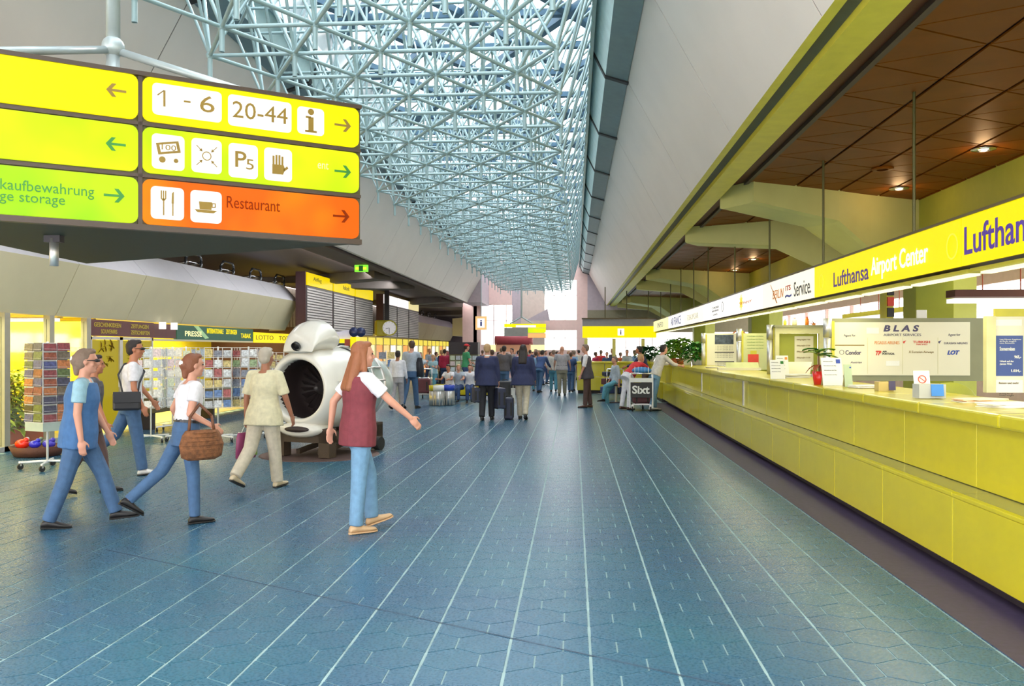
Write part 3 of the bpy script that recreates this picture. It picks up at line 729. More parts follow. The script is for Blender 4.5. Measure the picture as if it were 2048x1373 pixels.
# arched frame partition with white paper
D = 15.9; og = PD(1548, 860, D); og.z = 0
ap = empty('arched_partition', og, label='cream partition with an olive arched recess and white sheet, bottles on its top', cat='partition')
flat(ap, og, 1548, 655, 1650, 668, D, m_frameY, 'top_frame', 0, .1); flat(ap, og, 1548, 668, 1556, 790, D, m_frameY, 'side_frame', 0, .1); flat(ap, og, 1634, 668, 1652, 790, D, m_frameY, 'side_frame', 0, .1)
flat(ap, og, 1556, 668, 1634, 790, D, m_green, 'recess', .06, .03); flat(ap, og, 1589, 673, 1626, 740, D, m_board, 'sheet', .03, .008); flat(ap, og, 1545, 651, 1655, 655, D, m_part, 'shelf', .05, .22)
for i in range(5): tb(ap, og, D, 'Abflug taeglich %d Uhr' % (7+i*3), m_brtext, 1593, 678+i*12, 1620, 682+i*12, dy=.02)
for px, h_, c, rr, lb in ((1570, 12, (.9,.6,.05), .03, 'yellow bottle on the arched partition shelf, leftmost'), (1589, 15, (.85,.72,.45), .045, 'cream jar on the arched partition shelf'), (1614, 17, (.8,.22,.02), .035, 'tall orange bottle on the arched partition shelf')):
    p = PD(px, 651, D); r = empty('bottle', p, label=lb, cat='bottle'); m_ = M('bottle_%d' % px, c, .3); k = h_*D/F
    MB().lathe([(0, 0), (rr, 0), (rr, k*.7), (rr*.4, k*.85), (rr*.4, k*.92), (0, k*.92)], 14).build('bottle_body', m_, r, True)
    MB().tube((0,0,k*.92), (0,0,k), rr*.5, n=10).build('cap', m_red, r)
p = PD(1628, 651, D); q = empty('dried_twig', p, label='small dark twig arrangement at the right end of the arched partition shelf', cat='ornament'); b = MB()
for i in range(5): b.tube((0,0,0), (random.uniform(-.12,.12), random.uniform(-.04,.04), random.uniform(.05,.14)), .006, n=5)
b.build('twigs', M('twig', (.3,.08,.02), .6), q); MB().tube((0,0,0), (0,0,.04), .03).build('holder', m_org, q)
# glass partition with red poster
D = 19.1; og = PD(1482, 860, D); og.z = 0
gp = empty('glass_partition', og, label='pale green partition with the red poster and printed list', cat='partition')
flat(gp, og, 1484, 667, 1535, 755, D, M('pale_green_panel', (.58,.60,.30), .4), 'panel', 0, .03); flat(gp, og, 1495, 709, 1516, 729, D, m_red, 'red_poster', -.03, .01)
flat(gp, og, 1500, 702, 1512, 709, D, m_gold, 'yellow_tab', -.03, .01)
for i in range(5): tb(gp, og, D, 'Linienfluege und Charter', m_gtext, 1494, 672+i*6, 1526, 674+i*6, dy=-.032)
# calendar partition
D = 24.2; og = PD(1410, 860, D); og.z = 0
cp = empty('calendar_partition', og, label='cream partition with a wall calendar under a dark mountain picture', cat='partition')
flat(cp, og, 1411, 667, 1476, 740, D, m_board, 'panel', 0, .03)
cal = empty('wall_calendar', PD(1429, 670, D)+Vector((0, -.04, 0)), label='three month wall calendar with a mountain picture, on the cream partition', cat='calendar')
ogc = Vector(cal.location)
flat(cal, ogc, 1429, 670, 1466, 689, D, M('mountain_picture', (.06,.08,.12), .4, var=.9, scale=9), 'picture', 0, .01)
flat(cal, ogc, 1429, 689, 1466, 741, D, m_paper, 'calendar_sheet', 0, .008)
for i, py in enumerate((704, 723)): flat(cal, ogc, 1429, py, 1467, py+2, D, m_textk, 'binding_strip', -.009, .006)
for py in (692, 707, 726):
    for rr in range(3): tb(cal, ogc, D, '1 2 3 4 5 6 7 8 9 10 11', m_textk, 1431, py+rr*3.5, 1464, py+rr*3.5+2, dy=-.009)
q = MB().lathe([(.22, 0), (.26, 0), (.26, .02), (.22, .02)], 24).build('ring_sign', M('orange_ring', (.8,.25,.08), .5), label='orange ring emblem fixed right of the wall calendar', cat='emblem'); q.rotation_euler = (pi/2, 0, 0); q.location = PD(1477, 680, D)+Vector((0,-.06,0))
# back offices: light housings, hanging cords, shelf, rear counters
for k, (px, y0_, D) in enumerate(((1440, 610, 27), (1385, 645, 40))):
    pass
hall = empty('office_light_band', (8.5, 18, 2.6), label='suspended white light trough in the office area behind the counter', cat='lamp')
MB().box(-.4, .4, -9, 9, 0, .12).build('housing', m_gold, hall); MB().box(-.35, .35, -8.9, 8.9, -.03, 0).build('diffuser', e_white, hall)
for k in range(12): MB().tube((0, -8.5+k*1.55, .12), (0, -8.5+k*1.55, 1.25), .012, n=6).build('cord', M('red_cord', (.3,.05,.02), .5), hall)
fl_ = empty('filing_rack', (PD(1780, 0, 14.5).x, PD(1780, 0, 14.5).y, 0), label='narrow yellow shelf rack with dark folders standing left of the green column', cat='shelf')
MB().box(-.06, .06, 0, .3, 2.0, 2.75).build('backboard', m_gold, fl_)
for k in range(4): MB().box(-.05, .05, -.05, 0, 2.03+k*.18, 2.18+k*.18).build('folder', (m_gtext, m_textk, m_red, m_textk)[k], fl_)
MB().box(-.06, .06, 0, .3, 0, 2.0).build('leg_panel', m_gold, fl_)
bs = empty('dark_light_rail', (PD(2000, 590, 12).x, PD(2000, 0, 12).y, 2.38), label='dark brown rail with strip lights behind the display panel, right edge', cat='lamp')
MB().box(-.6, 2.5, 0, .3, .02, .12).build('rail', m_brownd, bs); MB().box(-.6, 2.5, -.02, .28, -.06, .0).build('strip_light', e_white, bs)
# office desks behind the counter
for y in (9.5, 14.2, 17.6, 22): 
    r = empty('office_desk', (5.2, y, 0), label='office desk behind the yellow counter, %s' % {9.5:'right of the pinboard partition', 14.2:'between pinboard and arched partition', 17.6:'behind the arched partition', 22:'near the calendar partition'}[y], cat='desk')
    MB().box(-.7, .7, -.4, .4, .72, .76).build('desk_top', m_board, r)
    for sx in (-.6, .6): MB().box(sx-.03, sx+.03, -.35, .35, 0, .72).build('leg', m_part, r)

# items on the counter -------------------------------------------------
CT = 1.217
def onc(px, X): y = YX(px, X); return Vector((X, y, CT))
m_leaf = M('leaf_green', (.06, .26, .035), .4, var=.35, scale=14); m_leafL = M('leaf_light', (.22,.42,.04), .4, var=.3, scale=14); m_leafD = M('leaf_dark', (.02,.11,.03), .45, var=.3)
def leaf(b, base, d, L, W, droop=.3):
    d = Vector(d).normalized(); side = d.cross(Vector((0,0,1)));
    if side.length < .1: side = Vector((1,0,0))
    side.normalize(); base = Vector(base); pts = []
    for t, ww in ((0, .15), (.3, .9), (.65, .85), (1, .05)):
        c = base+d*L*t+Vector((0,0,-droop*L*t*t)); pts.append((c-side*W/2*ww, c+Vector((0,0,-W*.12)), c+side*W/2*ww))
    vs = [p for tr in pts for p in tr]; fs = []
    for i in range(3):
        fs += [(i*3, i*3+1, i*3+4, i*3+3), (i*3+1, i*3+2, i*3+5, i*3+4)]
    b.add(vs, fs)
r = empty('vase_plant', onc(1640, 3.17), label='broad leaved plant in a tall red vase standing on the counter', cat='plant')
MB().lathe([(0, 0), (.075, 0), (.10, .17), (.088, .17), (.07, .02), (0, .02)], 20).build('vase', M('red_glaze', (.75,.03,.02), .25), r, True)
MB().tube((0,0,.02), (-.02,0,.42), .012).build('stem', M('stem', (.2,.1,.03), .6), r)
for k in range(14):
    a_ = k*2.4; b = MB(); z = .38+.02*(k % 5); leaf(b, (-.02, 0, z), (cos(a_), sin(a_), .55-.06*(k % 6)), .20+.03*(k % 3), .13, .35)
    b.build('leaf', (m_leaf, m_leafL)[k % 2], r, True)
for k in range(4): b = MB(); leaf(b, (-.02, 0, .26), (cos(k*1.6+2.5), sin(k*1.6+2.5), .05), .17, .07, .7); b.build('dry_leaf', M('dry_leaf', (.40,.09,.03), .6), r, True)
def bush(name, loc, rad, h_, n, m, potm, label, W=.06, L=.16, z0=.0):
    r = empty(name, loc, label=label, cat='plant'); random.seed(int(rad*1000)+n)
    MB().lathe([(0, 0), (rad*.35, 0), (rad*.48, .16), (rad*.42, .16), (rad*.32, .03), (0, .03)], 16).build('pot', potm, r, True)
    s_ = MB()
    for k in range(7): a_ = k*.9; s_.tube((0,0,.1), (rad*.6*cos(a_), rad*.6*sin(a_), h_*.8), .008, .004, 5)
    s_.build('stems', M('stem', (.2,.1,.03), .6), r)
    b = MB()
    for k in range(n):
        a_ = random.uniform(0, 2*pi); q = random.random()**.5; z = h_*(.25+.75*random.random()); rr = rad*q*sin(pi*min(1, .25+.7*z/h_))
        leaf(b, (rr*cos(a_), rr*sin(a_), z), (cos(a_), sin(a_), random.uniform(-.2, .9)), L*random.uniform(.7, 1.2), W, .4)
    b.build('foliage', m, r, True, kind='stuff'); return r
m_potw = M('white_pot', (.75,.74,.70), .4); m_poto = M('terracotta', (.55,.14,.03), .6)
bush('leafy_plant', onc(1394, 3.5), .38, .62, 260, m_leaf, m_potw, 'dense dark green potted plant on the counter left of the calendar partition', .11, .22)
bush('leafy_plant', Vector((3.3, 26.85, CT)), .42, .80, 240, m_leafL, m_poto, 'tall light green potted plant beside the man leaning on the counter', .12, .26)
bush('leafy_plant', Vector((2.85, 33.4, 1.202)), .5, .55, 240, m_leafD, m_potw, 'dark green bushy plant on the cross counter behind the leaning man', .12, .26)
bush('leafy_plant', Vector((3.25, 29.0, 1.202)), .42, .75, 220, m_leaf, m_poto, 'bushy plant on the short corner counter', .12, .26)
def stand(name, loc, w_, h_, m, label, lean=.25, rz=0, lines=True, col=None):
    r = empty(name, loc, rz, label=label, cat='leaflet stand'); rx = -lean
    b = MB(); b.cb((0, h_/2*sin(lean), h_/2*cos(lean)), w_, .012, h_, rx=rx); b.build('sheet', m, r)
    b = MB(); b.cb((0, .06+h_*.22, h_*.30), w_*.7, .008, h_*.62, rx=.35); b.build('prop', m_steel, r)
    if lines:
        for i in range(4):
            text('Informationen zum Flug', m_textk, r, (-w_*.40, -.009+h_*(.85-i*.16)*sin(lean), h_*(.85-i*.16)*cos(lean)), (1,0,0), (0, sin(lean), cos(lean)), w_*(.6 if i else .45), .012)
    b = MB(); b.cb((w_*.32, h_*.87*sin(lean)-.012, h_*.87*cos(lean)), w_*.2, .004, w_*.2, rx=rx); b.build('emblem', col or m_blue, r); return r
stand('notice_stand', onc(1667, 3.25), .26, .36, m_paper, 'white notice sheet leaning on the counter beside the red vase', rz=.1)
stand('leaflet_stand', onc(1698, 3.3), .09, .28, M('leaflet_green', (.45,.55,.35), .5), 'narrow green leaflet holder right of the white notice sheet', lines=False)
stand('brochure_stand', onc(1556, 3.1), .22, .30, m_paper, 'white brochure stand on the counter left of the red vase', col=m_gtext)
stand('brochure_stand', onc(1566, 3.45), .20, .36, m_paper, 'second taller white brochure stand behind the left one', col=m_org)
stand('brochure_stand', onc(1375, 3.3), .22, .36, m_board, 'brochure stand between the two leafy plants at the far counter end', lines=False, col=m_textk)
r = empty('no_smoking_card', onc(1846, 3.55), label='white card with a red no smoking symbol standing on the counter', cat='sign')
b = MB(); b.cb((0, .03, .13), .16, .008, .22, rx=-.2); b.build('card', m_paper, r)
q = MB().lathe([(.034, 0), (.042, 0), (.042, .003), (.034, .003)], 24).build('red_ring', m_red, r); q.rotation_euler = (pi/2-.2, 0, 0); q.location = (0, .022, .15)
b = MB(); b.cb((0, .020, .15), .07, .003, .007, rx=-.2, ry=.7); b.build('red_bar', m_red, r)
r = empty('leaflet_box', onc(1858, 3.30), label='grey leaflet box with a blue card in front of the no smoking card', cat='leaflet box')
MB().cb((0, 0, .07), .24, .16, .13).build('box_body', M('grey_plastic', (.45,.46,.44), .5), r); b = MB(); b.cb((.04, -.09, .08), .11, .01, .11, rx=-.15); b.build('blue_card', M('sky_blue_card', (.04,.22,.65), .5), r)
r = empty('leaflet_box', onc(1768, 3.4), label='leaflet box with cream papers and a navy card, right of the notice sheet', cat='leaflet box')
MB().cb((0, 0, .05), .16, .14, .1).build('box_body', M('ochre_plastic', (.55,.42,.15), .5), r); b = MB(); b.cb((.06, -.075, .06), .07, .008, .10, rx=-.15); b.build('navy_card', m_navy, r)
def papers(px, X, w_, n, label, m=m_paper, h_=.035):
    r = empty('paper_stack', onc(px, X), .2, label=label, cat='papers')
    for i in range(n): b = MB(); b.cb((random.uniform(-.02,.02), random.uniform(-.02,.02), h_/n*(i+.5)), w_, w_*.7, h_/n*.95, rz=random.uniform(-.3,.3)); b.build('sheet', m if i % 3 else m_board, r)
papers(1735, 3.45, .35, 5, 'loose stack of cream papers left of the ochre leaflet box')
papers(1960, 3.5, .35, 4, 'loose orange tinted papers on the near end of the counter', M('peach_paper', (.85,.55,.35), .6))
papers(2020, 3.45, .40, 5, 'white papers lying at the right edge of the counter')
papers(1590, 3.5, .40, 6, 'thick pile of white papers behind the counter brochures', h_=.06)
papers(1425, 3.3, .3, 4, 'small paper pile below the calendar')
r = empty('computer_terminal', onc(1480, 3.6), label='low pale green desk console behind the red poster post', cat='console')
MB().slab([(-.5,-.2),(.4,-.25),(.45,.2),(-.45,.25)], 0, .05).build('base', m_board, r); b = MB(); b.cb((.05, .02, .10), .7, .03, .14, rx=-.6); b.build('screen_panel', M('pale_green_panel', (.58,.60,.30), .4), r)
r = empty('swivel_chair', (4.25, YX(1900, 4.25), 0), label='olive rounded office chair back just above the counter near the no smoking card', cat='chair')
MB().ell((0, 0, 1.08), (.30, .05, .22), 16, 10).build('backrest', m_green, r, True); MB().cb((0,-.25,.55), .5, .5, .08).build('seat', m_green, r, bevel=.02); MB().tube((0,-.2,.1), (0,-.2,.55), .04).build('stem', m_steel, r)
b = MB(); [b.tube((0,-.2,.1), (.3*cos(t), -.2+.3*sin(t), .05), .02) for t in [2*pi*i/5 for i in range(5)]]; b.build('foot_star', m_black, r); MB().box(-.02, .02, -.05, .0, .55, .95).build('back_bar', m_steel, r)
r = empty('curved_screen', onc(1592, 3.7), label='cream curved desk screen behind the paper pile, left of the red vase', cat='screen')
b = MB(); 
for i in range(8): t0 = pi*.55*i/8+.6; t1 = pi*.55*(i+1)/8+.6; b.add([(.3*cos(t0), .2*sin(t0), 0), (.3*cos(t1), .2*sin(t1), 0), (.36*cos(t1), .24*sin(t1), .24), (.36*cos(t0), .24*sin(t0), .24), (.31*cos(t0), .21*sin(t0), 0), (.31*cos(t1), .21*sin(t1), 0), (.37*cos(t1), .25*sin(t1), .24), (.37*cos(t0), .25*sin(t0), .24)], [(0,1,2,3),(5,4,7,6),(3,2,6,7)])
b.build('shell', m_board, r, True)
# ceiling downlights
for i, (px, py) in enumerate(((1967, 297), (1798, 376), (1765, 336), (1507, 518), (1470, 540))):
    D = 2.59*F/(HOR-py); p = PD(px, py, D); r = empty('downlight', (p.x, p.y, 4.268), label='%s recessed downlight in the brown ceiling' % ('bright glowing right', 'bright glowing lower', 'wide unlit', 'small glowing far', 'small farthest')[i], cat='lamp')
    on = i != 2
    MB().lathe([(.07, 0), (.15, 0), (.15, -.02), (.08, -.03)], 20).build('rim', m_brown if not on else m_chrome, r, True)
    MB().lathe([(0, -.004), (.075, -.004)], 20).build('lens', e_tube if on else m_brownd, r)
    if on: l = lamp('downlight_lamp', 'POINT', (p.x, p.y, 4.15), (0,0,0), 7, (1,.62,.3)); l.data.shadow_soft_size = .1
# ================================================================== HANGING DIRECTION SIGN (triangular)
P1 = PD(720, 0, 6.8); P1.z = 0
fd = Vector((-.851, -.525)); fd.normalize()
dw = Vector((CA*fd.x-SA*fd.y, SA*fd.x+CA*fd.y, 0))             # along the face to the left, world
P3 = P1+dw*3.3
nrm_ = Vector((dw.y, -dw.x, 0))                                 # candidate normals
if nrm_.dot(Vector((0,0,0))-P1) < 0: nrm_ = -nrm_
P2 = (P1+P3)/2 - nrm_*3.3*.866
ds = empty('direction_sign', (P1.x, P1.y, 2.5), label='large triangular hanging direction sign with lit yellow, green and orange panels, upper left', cat='sign')
def sgn_pt(px, py):                                            # pixel on the face plane -> (distance left of P1, height above 2.5)
    u = (px-1024)/F; d = Vector((-SA+u*CA, CA+u*SA)); 
    # D*d = P1 + s*dw
    det = d.x*(-dw.y)-(-dw.x)*d.y; D = (P1.x*(-dw.y)-(-dw.x)*P1.y)/det; s = (d.x*P1.y-d.y*P1.x)/det
    return s, H+(HOR-py)/F*D-2.5
def FL(s, z, n=0): v = dw*s+nrm_*n; return Vector((v.x, v.y, z))
q2 = P2-P1; q3 = P3-P1
MB().slab([(0, 0), (q3.x, q3.y), (q2.x, q2.y)], .0, .03).build('underside', M('sign_underside', (.018,.025,.010), .6), ds)
MB().slab([(0, 0), (q3.x, q3.y), (q2.x, q2.y)], .03, 1.05).build('housing', M('sign_housing', (.07,.06,.02), .5), ds)
def rrect(s0, s1, z0, z1, r, n0, n1):
    pts = []
    for cx, cz, a0 in ((s1-r, z1-r, 0), (s0+r, z1-r, 90), (s0+r, z0+r, 180), (s1-r, z0+r, 270)):
        for k in range(5): a_ = radians(a0+90*k/4); pts.append((cx+r*cos(a_), cz+r*sin(a_)))
    n = len(pts); vs = [FL(s, z, n0) for s, z in pts]+[FL(s, z, n1) for s, z in pts]
    return MB().add(vs, [tuple(range(n)), tuple(range(2*n-1, n-1, -1))]+[(i, (i+1) % n, (i+1) % n+n, i+n) for i in range(n)])
def glow(name, c0, c1, e=1.0):                                  # backlit acrylic, tubes behind give slow unevenness
    m = M(name, tuple(v*.12 for v in c0), .35, emit=e, var=0, spec=.15); t = m.node_tree; b = t.nodes['Principled BSDF']
    g = t.nodes.new('ShaderNodeNewGeometry'); n = t.nodes.new('ShaderNodeTexNoise'); n.inputs['Scale'].default_value = 1.6
    r = t.nodes.new('ShaderNodeValToRGB'); r.color_ramp.elements[0].position = .38; r.color_ramp.elements[1].position = .62
    r.color_ramp.elements[0].color = (*c0, 1); r.color_ramp.elements[1].color = (*c1, 1)
    t.links.new(g.outputs['Position'], n.inputs[0]); t.links.new(n.outputs['Fac'], r.inputs[0]); t.links.new(r.outputs[0], b.inputs['Emission Color']); return m
gy = glow('acrylic_yellow', (1, .82, 0), (1, .93, .0), .92); gl_ = glow('acrylic_lime', (.58, .90, .003), (.88, .97, .005), .88); glg = glow('acrylic_green', (.36, .80, .01), (.68, .93, .01), .82); go = glow('acrylic_orange', (1, .14, 0), (1, .28, 0), .88)
e_pic = emis('pictogram_white', (1, .98, .92), 1.0)
rowz = [(.745, 1.045), (.39, .70), (.035, .345)]
WR = 1.60
pan = {}
for i, (z0, z1) in enumerate(rowz):
    MBm = (gy, gl_, go)[i]; rrect(.02, WR-.015, z0, z1, .05, 0, .03).build('light_panel', MBm, ds, False)
    rrect(WR+.015, 3.28, z0, z1, .05, 0, .03).build('light_panel', (gy, gl_, glg)[i], ds, False)
for z in (.722, .367): rrect(.0, 3.3, z-.012, z+.012, .005, 0, .02).build('frame_bar', M('sign_frame_dark', (.05,.03,.02), .4), ds)
rrect(0, 3.3, 1.046, 1.075, .005, -.02, .04).build('frame_bar', MATS['sign_frame_dark'], ds); rrect(0, 3.3, -.01, .03, .005, -.02, .04).build('frame_bar', MATS['sign_frame_dark'], ds)
rrect(WR-.014, WR+.014, 0, 1.05, .005, 0, .02).build('frame_bar', MATS['sign_frame_dark'], ds)
def sq(px0, px1, pyt, pyb, r=.03):     # white pictogram tile by its pixel columns and heights at its left edge
    sa, zt = sgn_pt(px0, pyt); _, zb = sgn_pt(px0, pyb); sb, _ = sgn_pt(px1, pyt)
    rrect(sb, sa, zb, zt, r, .03, .036).build('pictogram_tile', e_pic, ds); return sa, sb, zb, zt
RT = -dw; UPV = Vector((0, 0, 1))
def stx(s, m_, sa, sb, zb, zt, n=.037, **k): text(s, m_, ds, FL(sa, zb, n), RT, UPV, sa-sb, zt-zb, **k)
def shape(pts, m_, name='symbol', n=.039):
    vs = [FL(s, z, n) for s, z in pts]+[FL(s, z, n-.003) for s, z in pts]; k = len(pts)
    return MB().add(vs, [tuple(range(k)), tuple(range(2*k-1, k-1, -1))]+[(i, (i+1) % k, (i+1) % k+k, i+k) for i in range(k)]).build(name, m_, ds)
def arrow(px, py, dirn, sz, m_):
    s, z = sgn_pt(px, py); e = -dirn   # +1 points right -> decreasing s
    a, w_ = sz, .008
    shape([(s-e*a, z-w_), (s-e*a, z+w_), (s+e*a*.85, z+w_), (s+e*a*.85, z-w_)], m_, 'arrow')
    for sg in (1, -1):
        shape([(s+e*a*1.0, z), (s+e*(a-.028), z), (s+e*(a*.22-.014), z+sg*a*.72), (s+e*(a*.22+.012), z+sg*a*.72)], m_, 'arrow_head', .040)
t0 = sq(303, 441, 167, 230); s1 = t0[0]-.07; z1_ = t0[3]-.045; z0_ = t0[2]+.06; shape([(s1, z0_), (s1-.014, z0_), (s1-.014, z1_), (s1, z1_)], m_brtext); shape([(s1, z1_), (s1-.01, z1_), (s1+.04, z1_-.035), (s1+.035, z1_-.043)], m_brtext); stx('-', m_brtext, t0[0]-.205, t0[0]-.25, t0[2]+.11, t0[2]+.122); stx('6', m_brtext, t0[1]+.15, t0[1]+.05, t0[2]+.06, t0[3]-.04)
t0 = sq(454, 580, 190, 252); stx('20-44', m_brtext, t0[0]-.03, t0[1]+.03, t0[2]+.06, t0[3]-.045)
t0 = sq(592, 645, 214, 268); c = (t0[0]+t0[1])/2; zc = (t0[2]+t0[3])/2
shape([(c+.02, zc-.075), (c-.02, zc-.075), (c-.02, zc+.03), (c+.02, zc+.03)], m_brtext); shape([(c+.045, zc-.085), (c-.045, zc-.085), (c-.045, zc-.07), (c+.045, zc-.07)], m_brtext); shape([(c+.04, zc+.02), (c, zc+.02), (c, zc+.035), (c+.04, zc+.035)], m_brtext)
shape([(c+.024*cos(2*pi*i/14), zc+.07+.024*sin(2*pi*i/14)) for i in range(14)], m_brtext)
arrow(682, 253, 1, .066, m_brtext); arrow(682, 345, 1, .066, m_gtext); arrow(679, 434, 1, .066, m_rtext)
arrow(231, 184, -1, .062, m_brtext); arrow(230, 291, -1, .062, m_gtext); arrow(227, 393, 1, .064, m_gtext)
# row 2 pictograms
t0 = sq(302, 367, 268, 338); c = (t0[0]+t0[1])/2; zc = (t0[2]+t0[3])/2
def rq(c, zc, pts, m_=m_brtext, ang=0, n=.039):
    ca, sa_ = cos(ang), sin(ang); shape([(c-(x*ca-y*sa_), zc+(x*sa_+y*ca)) for x, y in pts], m_, n=n)
rq(c, zc+.03, [(-.075,-.04),(.075,-.04),(.075,.04),(-.075,.04)], ang=.2); rq(c, zc+.03, [(-.055,-.025),(.055,-.025),(.055,.025),(-.055,.025)], e_pic, .2, .041)
stx('100', m_brtext, c+.045, c-.05, zc+.012, zc+.05, n=.042); 
for q in (0, 1): rq(c-.0+(.04 if q == 0 else -.05), zc-.055, [(.022*(1-.3*q)*cos(2*pi*i/12), .022*(1-.3*q)*sin(2*pi*i/12)) for i in range(12)])
t0 = sq(381, 441, 277, 345); c = (t0[0]+t0[1])/2; zc = (t0[2]+t0[3])/2
for i in range(16): a0, a1 = 2*pi*i/16, 2*pi*(i+1)/16; rq(c, zc, [(.032*cos(a0), .032*sin(a0)), (.032*cos(a1), .032*sin(a1)), (.026*cos(a1), .026*sin(a1)), (.026*cos(a0), .026*sin(a0))])
for k in range(4): rq(c, zc, [(.045,-.0025),(.10,-.0025),(.10,.0025),(.045,.0025)], ang=pi/4+k*pi/2); rq(c, zc, [(.042,0),(.062,-.012),(.062,.012)], ang=pi/4+k*pi/2)
t0 = sq(455, 513, 287, 355); stx('P', m_brtext, t0[0]-.045, t0[0]-.125, t0[2]+.075, t0[3]-.055, bold=.01); stx('5', m_brtext, t0[1]+.085, t0[1]+.03, t0[2]+.065, t0[2]+.14)
t0 = sq(526, 581, 296, 361); c = (t0[0]+t0[1])/2; zc = (t0[2]+t0[3])/2
rq(c, zc, [(-.045,-.07),(.035,-.07),(.05,-.03),(.04,.0),(-.045,.0)])
for k in range(4): rq(c, zc, [(-.043+k*.022,0),(-.029+k*.022,0),(-.029+k*.022,.075-.008*abs(k-1.5)),(-.043+k*.022,.075-.008*abs(k-1.5))])
rq(c, zc, [(.04,-.05),(.075,-.02),(.065,-.005),(.035,-.03)])
s_, z_ = sgn_pt(600, 331); s_, z_ = sgn_pt(632, 331); stx('ent', M('faint_cream_print', (.85,.9,.3), .5), s_, s_-.085, z_-.03, z_+.02)
# row 3 pictograms
t0 = sq(300, 366, 373, 438); c = (t0[0]+t0[1])/2; zc = (t0[2]+t0[3])/2
rq(c, zc, [(-.03,-.085),(-.022,-.085),(-.022,.03),(-.03,.03)])
for k in (-.045, -.031, -.017): rq(c, zc, [(k,.03),(k+.008,.03),(k+.008,.085),(k,.085)])
rq(c, zc, [(-.045,.03),(-.009,.03),(-.02,.015),(-.034,.015)]); rq(c, zc, [(.03,-.085),(.038,-.085),(.038,0),(.03,0)]); rq(c, zc, [(.026,0),(.040,0),(.040,.085),(.028,.07)])
t0 = sq(379, 441, 381, 445); c = (t0[0]+t0[1])/2; zc = (t0[2]+t0[3])/2
rq(c, zc, [(-.045,-.02),(.035,-.02),(.04,.035),(-.05,.035)]); rq(c, zc, [(-.06,-.042),(.05,-.042),(.075,-.022),(-.08,-.022)]); rq(c, zc, [(.038,-.005),(.065,.0),(.065,.03),(.038,.03)]); rq(c, zc, [(.044,.003),(.057,.006),(.057,.022),(.044,.022)], e_pic, 0, .041)
sa, za = sgn_pt(451, 417); sb, _ = sgn_pt(557, 417); stx('Restaurant', m_rtext, sa, sb, za, za+.085)
sa, za = sgn_pt(187, 390); s00, _ = sgn_pt(0, 390); stx('Gepäckaufbewahrung', m_gtext, sa+(s00-sa)*18/12.6, sa, za-.04, za+.05); sa, za = sgn_pt(129, 408); stx('Luggage storage', m_gtext, sa+(s00-sa)*15/9.7, sa, za-.035, za+.05)
sa, za = sgn_pt(150, 165); 
# suspension: hub, column and three arms
cen = (P1+P2+P3)/3; m_pole = M('pale_grey_pole', (.45,.52,.54), .35, .3)
sp = empty('sign_support', (cen.x, cen.y, 3.55), label='grey tube mast with spider hub carrying the direction sign', cat='mast')
MB().tube((0,0,.48), (0,0,3.2), .052, n=16).build('mast', m_pole, sp, True); MB().ell((0,0,.47), (.085,.085,.085), 16, 10).build('hub', m_pole, sp, True); MB().tube((0,0,0), (0,0,.4), .05).build('lower_stub', m_pole, sp, True)
for p in (P1, P2, P3):
    v = (p-cen); MB().tube((0,0,.45), (v.x*.72, v.y*.72, .02), .03, n=12).build('arm', m_pole, sp, True)
p = PD(108, 0, 6.3); r = empty('sign_bracket', (p.x, p.y, 2.28), label='short bright steel tube hanging under the direction sign near its left end', cat='bracket')
MB().tube((0,0,0), (0,0,.2), .032, n=14).build('tube', m_steel, r, True); MB().box(-.06, .06, -.03, .03, .17, .22).build('clamp', m_dark, r)

# ================================================================== FLAP BOARDS, CLOCK, EXIT SIGN
def board(y0, y1, ncol, label, top=4.12, bot=2.22, cols=('y','y','y')):
    X = -8.4; r = empty('departure_board', (X, (y0+y1)/2, bot), label=label, cat='display board'); hh = top-bot; w_ = (y1-y0)/ncol
    MB().box(-.35, -.04, -(y1-y0)/2, (y1-y0)/2, 0, hh).build('housing', M('board_housing', (.08,.03,.035), .5), r)
    for c_ in range(ncol):
        a0 = -(y1-y0)/2+c_*w_+.08; a1 = a0+w_-.16
        MB().box(-.04, 0, a0, a1, hh-.42, hh-.02).build('header', {'y': emis('header_yellow', (.95, .72, .0), .8), 'w': emis('header_white', (1, .95, .93), .9), 'p': emis('header_pale', (.85, .74, .35), .8)}[cols[c_]], r)
        MB().box(-.04, -.02, a0, a1, 0, hh-.44).build('field', M('board_grey', (.09,.08,.08), .5), r)
        for k in range(16):
            z = .03+k*(hh-.50)/16
            MB().box(-.02, .0, a0+.04, a1-.04, z, z+.05).build('flap_row', M('flap_grey', (.62,.58,.55), .5), r)
    return r
yb = [YX(613, -8.4), YX(747, -8.4), YX(768, -8.4), YX(838, -8.4)]
b1 = board(yb[0], yb[1], 3, 'flap departure board with three columns under yellow headers, nearer of the two')
b2 = board(yb[2], yb[3], 3, 'flap departure board with three columns under white headers, farther of the two', cols=('w','w','p'))
for xx, s_ in ((YX(632, -8.4), 'Abflug'), (YX(690, -8.4), 'Ankunft')):
    text(s_, m_textk, b1, (.006, xx-(yb[0]+yb[1])/2-.3, 1.62), (0, 1, 0), (0, 0, 1), .9, .16)
X = -8.05; yc = YX(777, X); zc = ZX(777, 657, X)
ck = empty('wall_clock', (X, yc-.35, zc), .35, label='yellow boxed clock with a round white dial between the departure boards', cat='clock')
MB().cb((-.25, .0, 0), .5, .55, .68).build('box', m_yel, ck, bevel=.05)
q = MB().lathe([(0, 0), (.34, 0), (.34, .06), (.30, .06), (.30, .05)], 28).build('bezel', m_gold, ck, True); q.rotation_euler = (pi/2, 0, 0); q.location = (.06, -.27, 0)
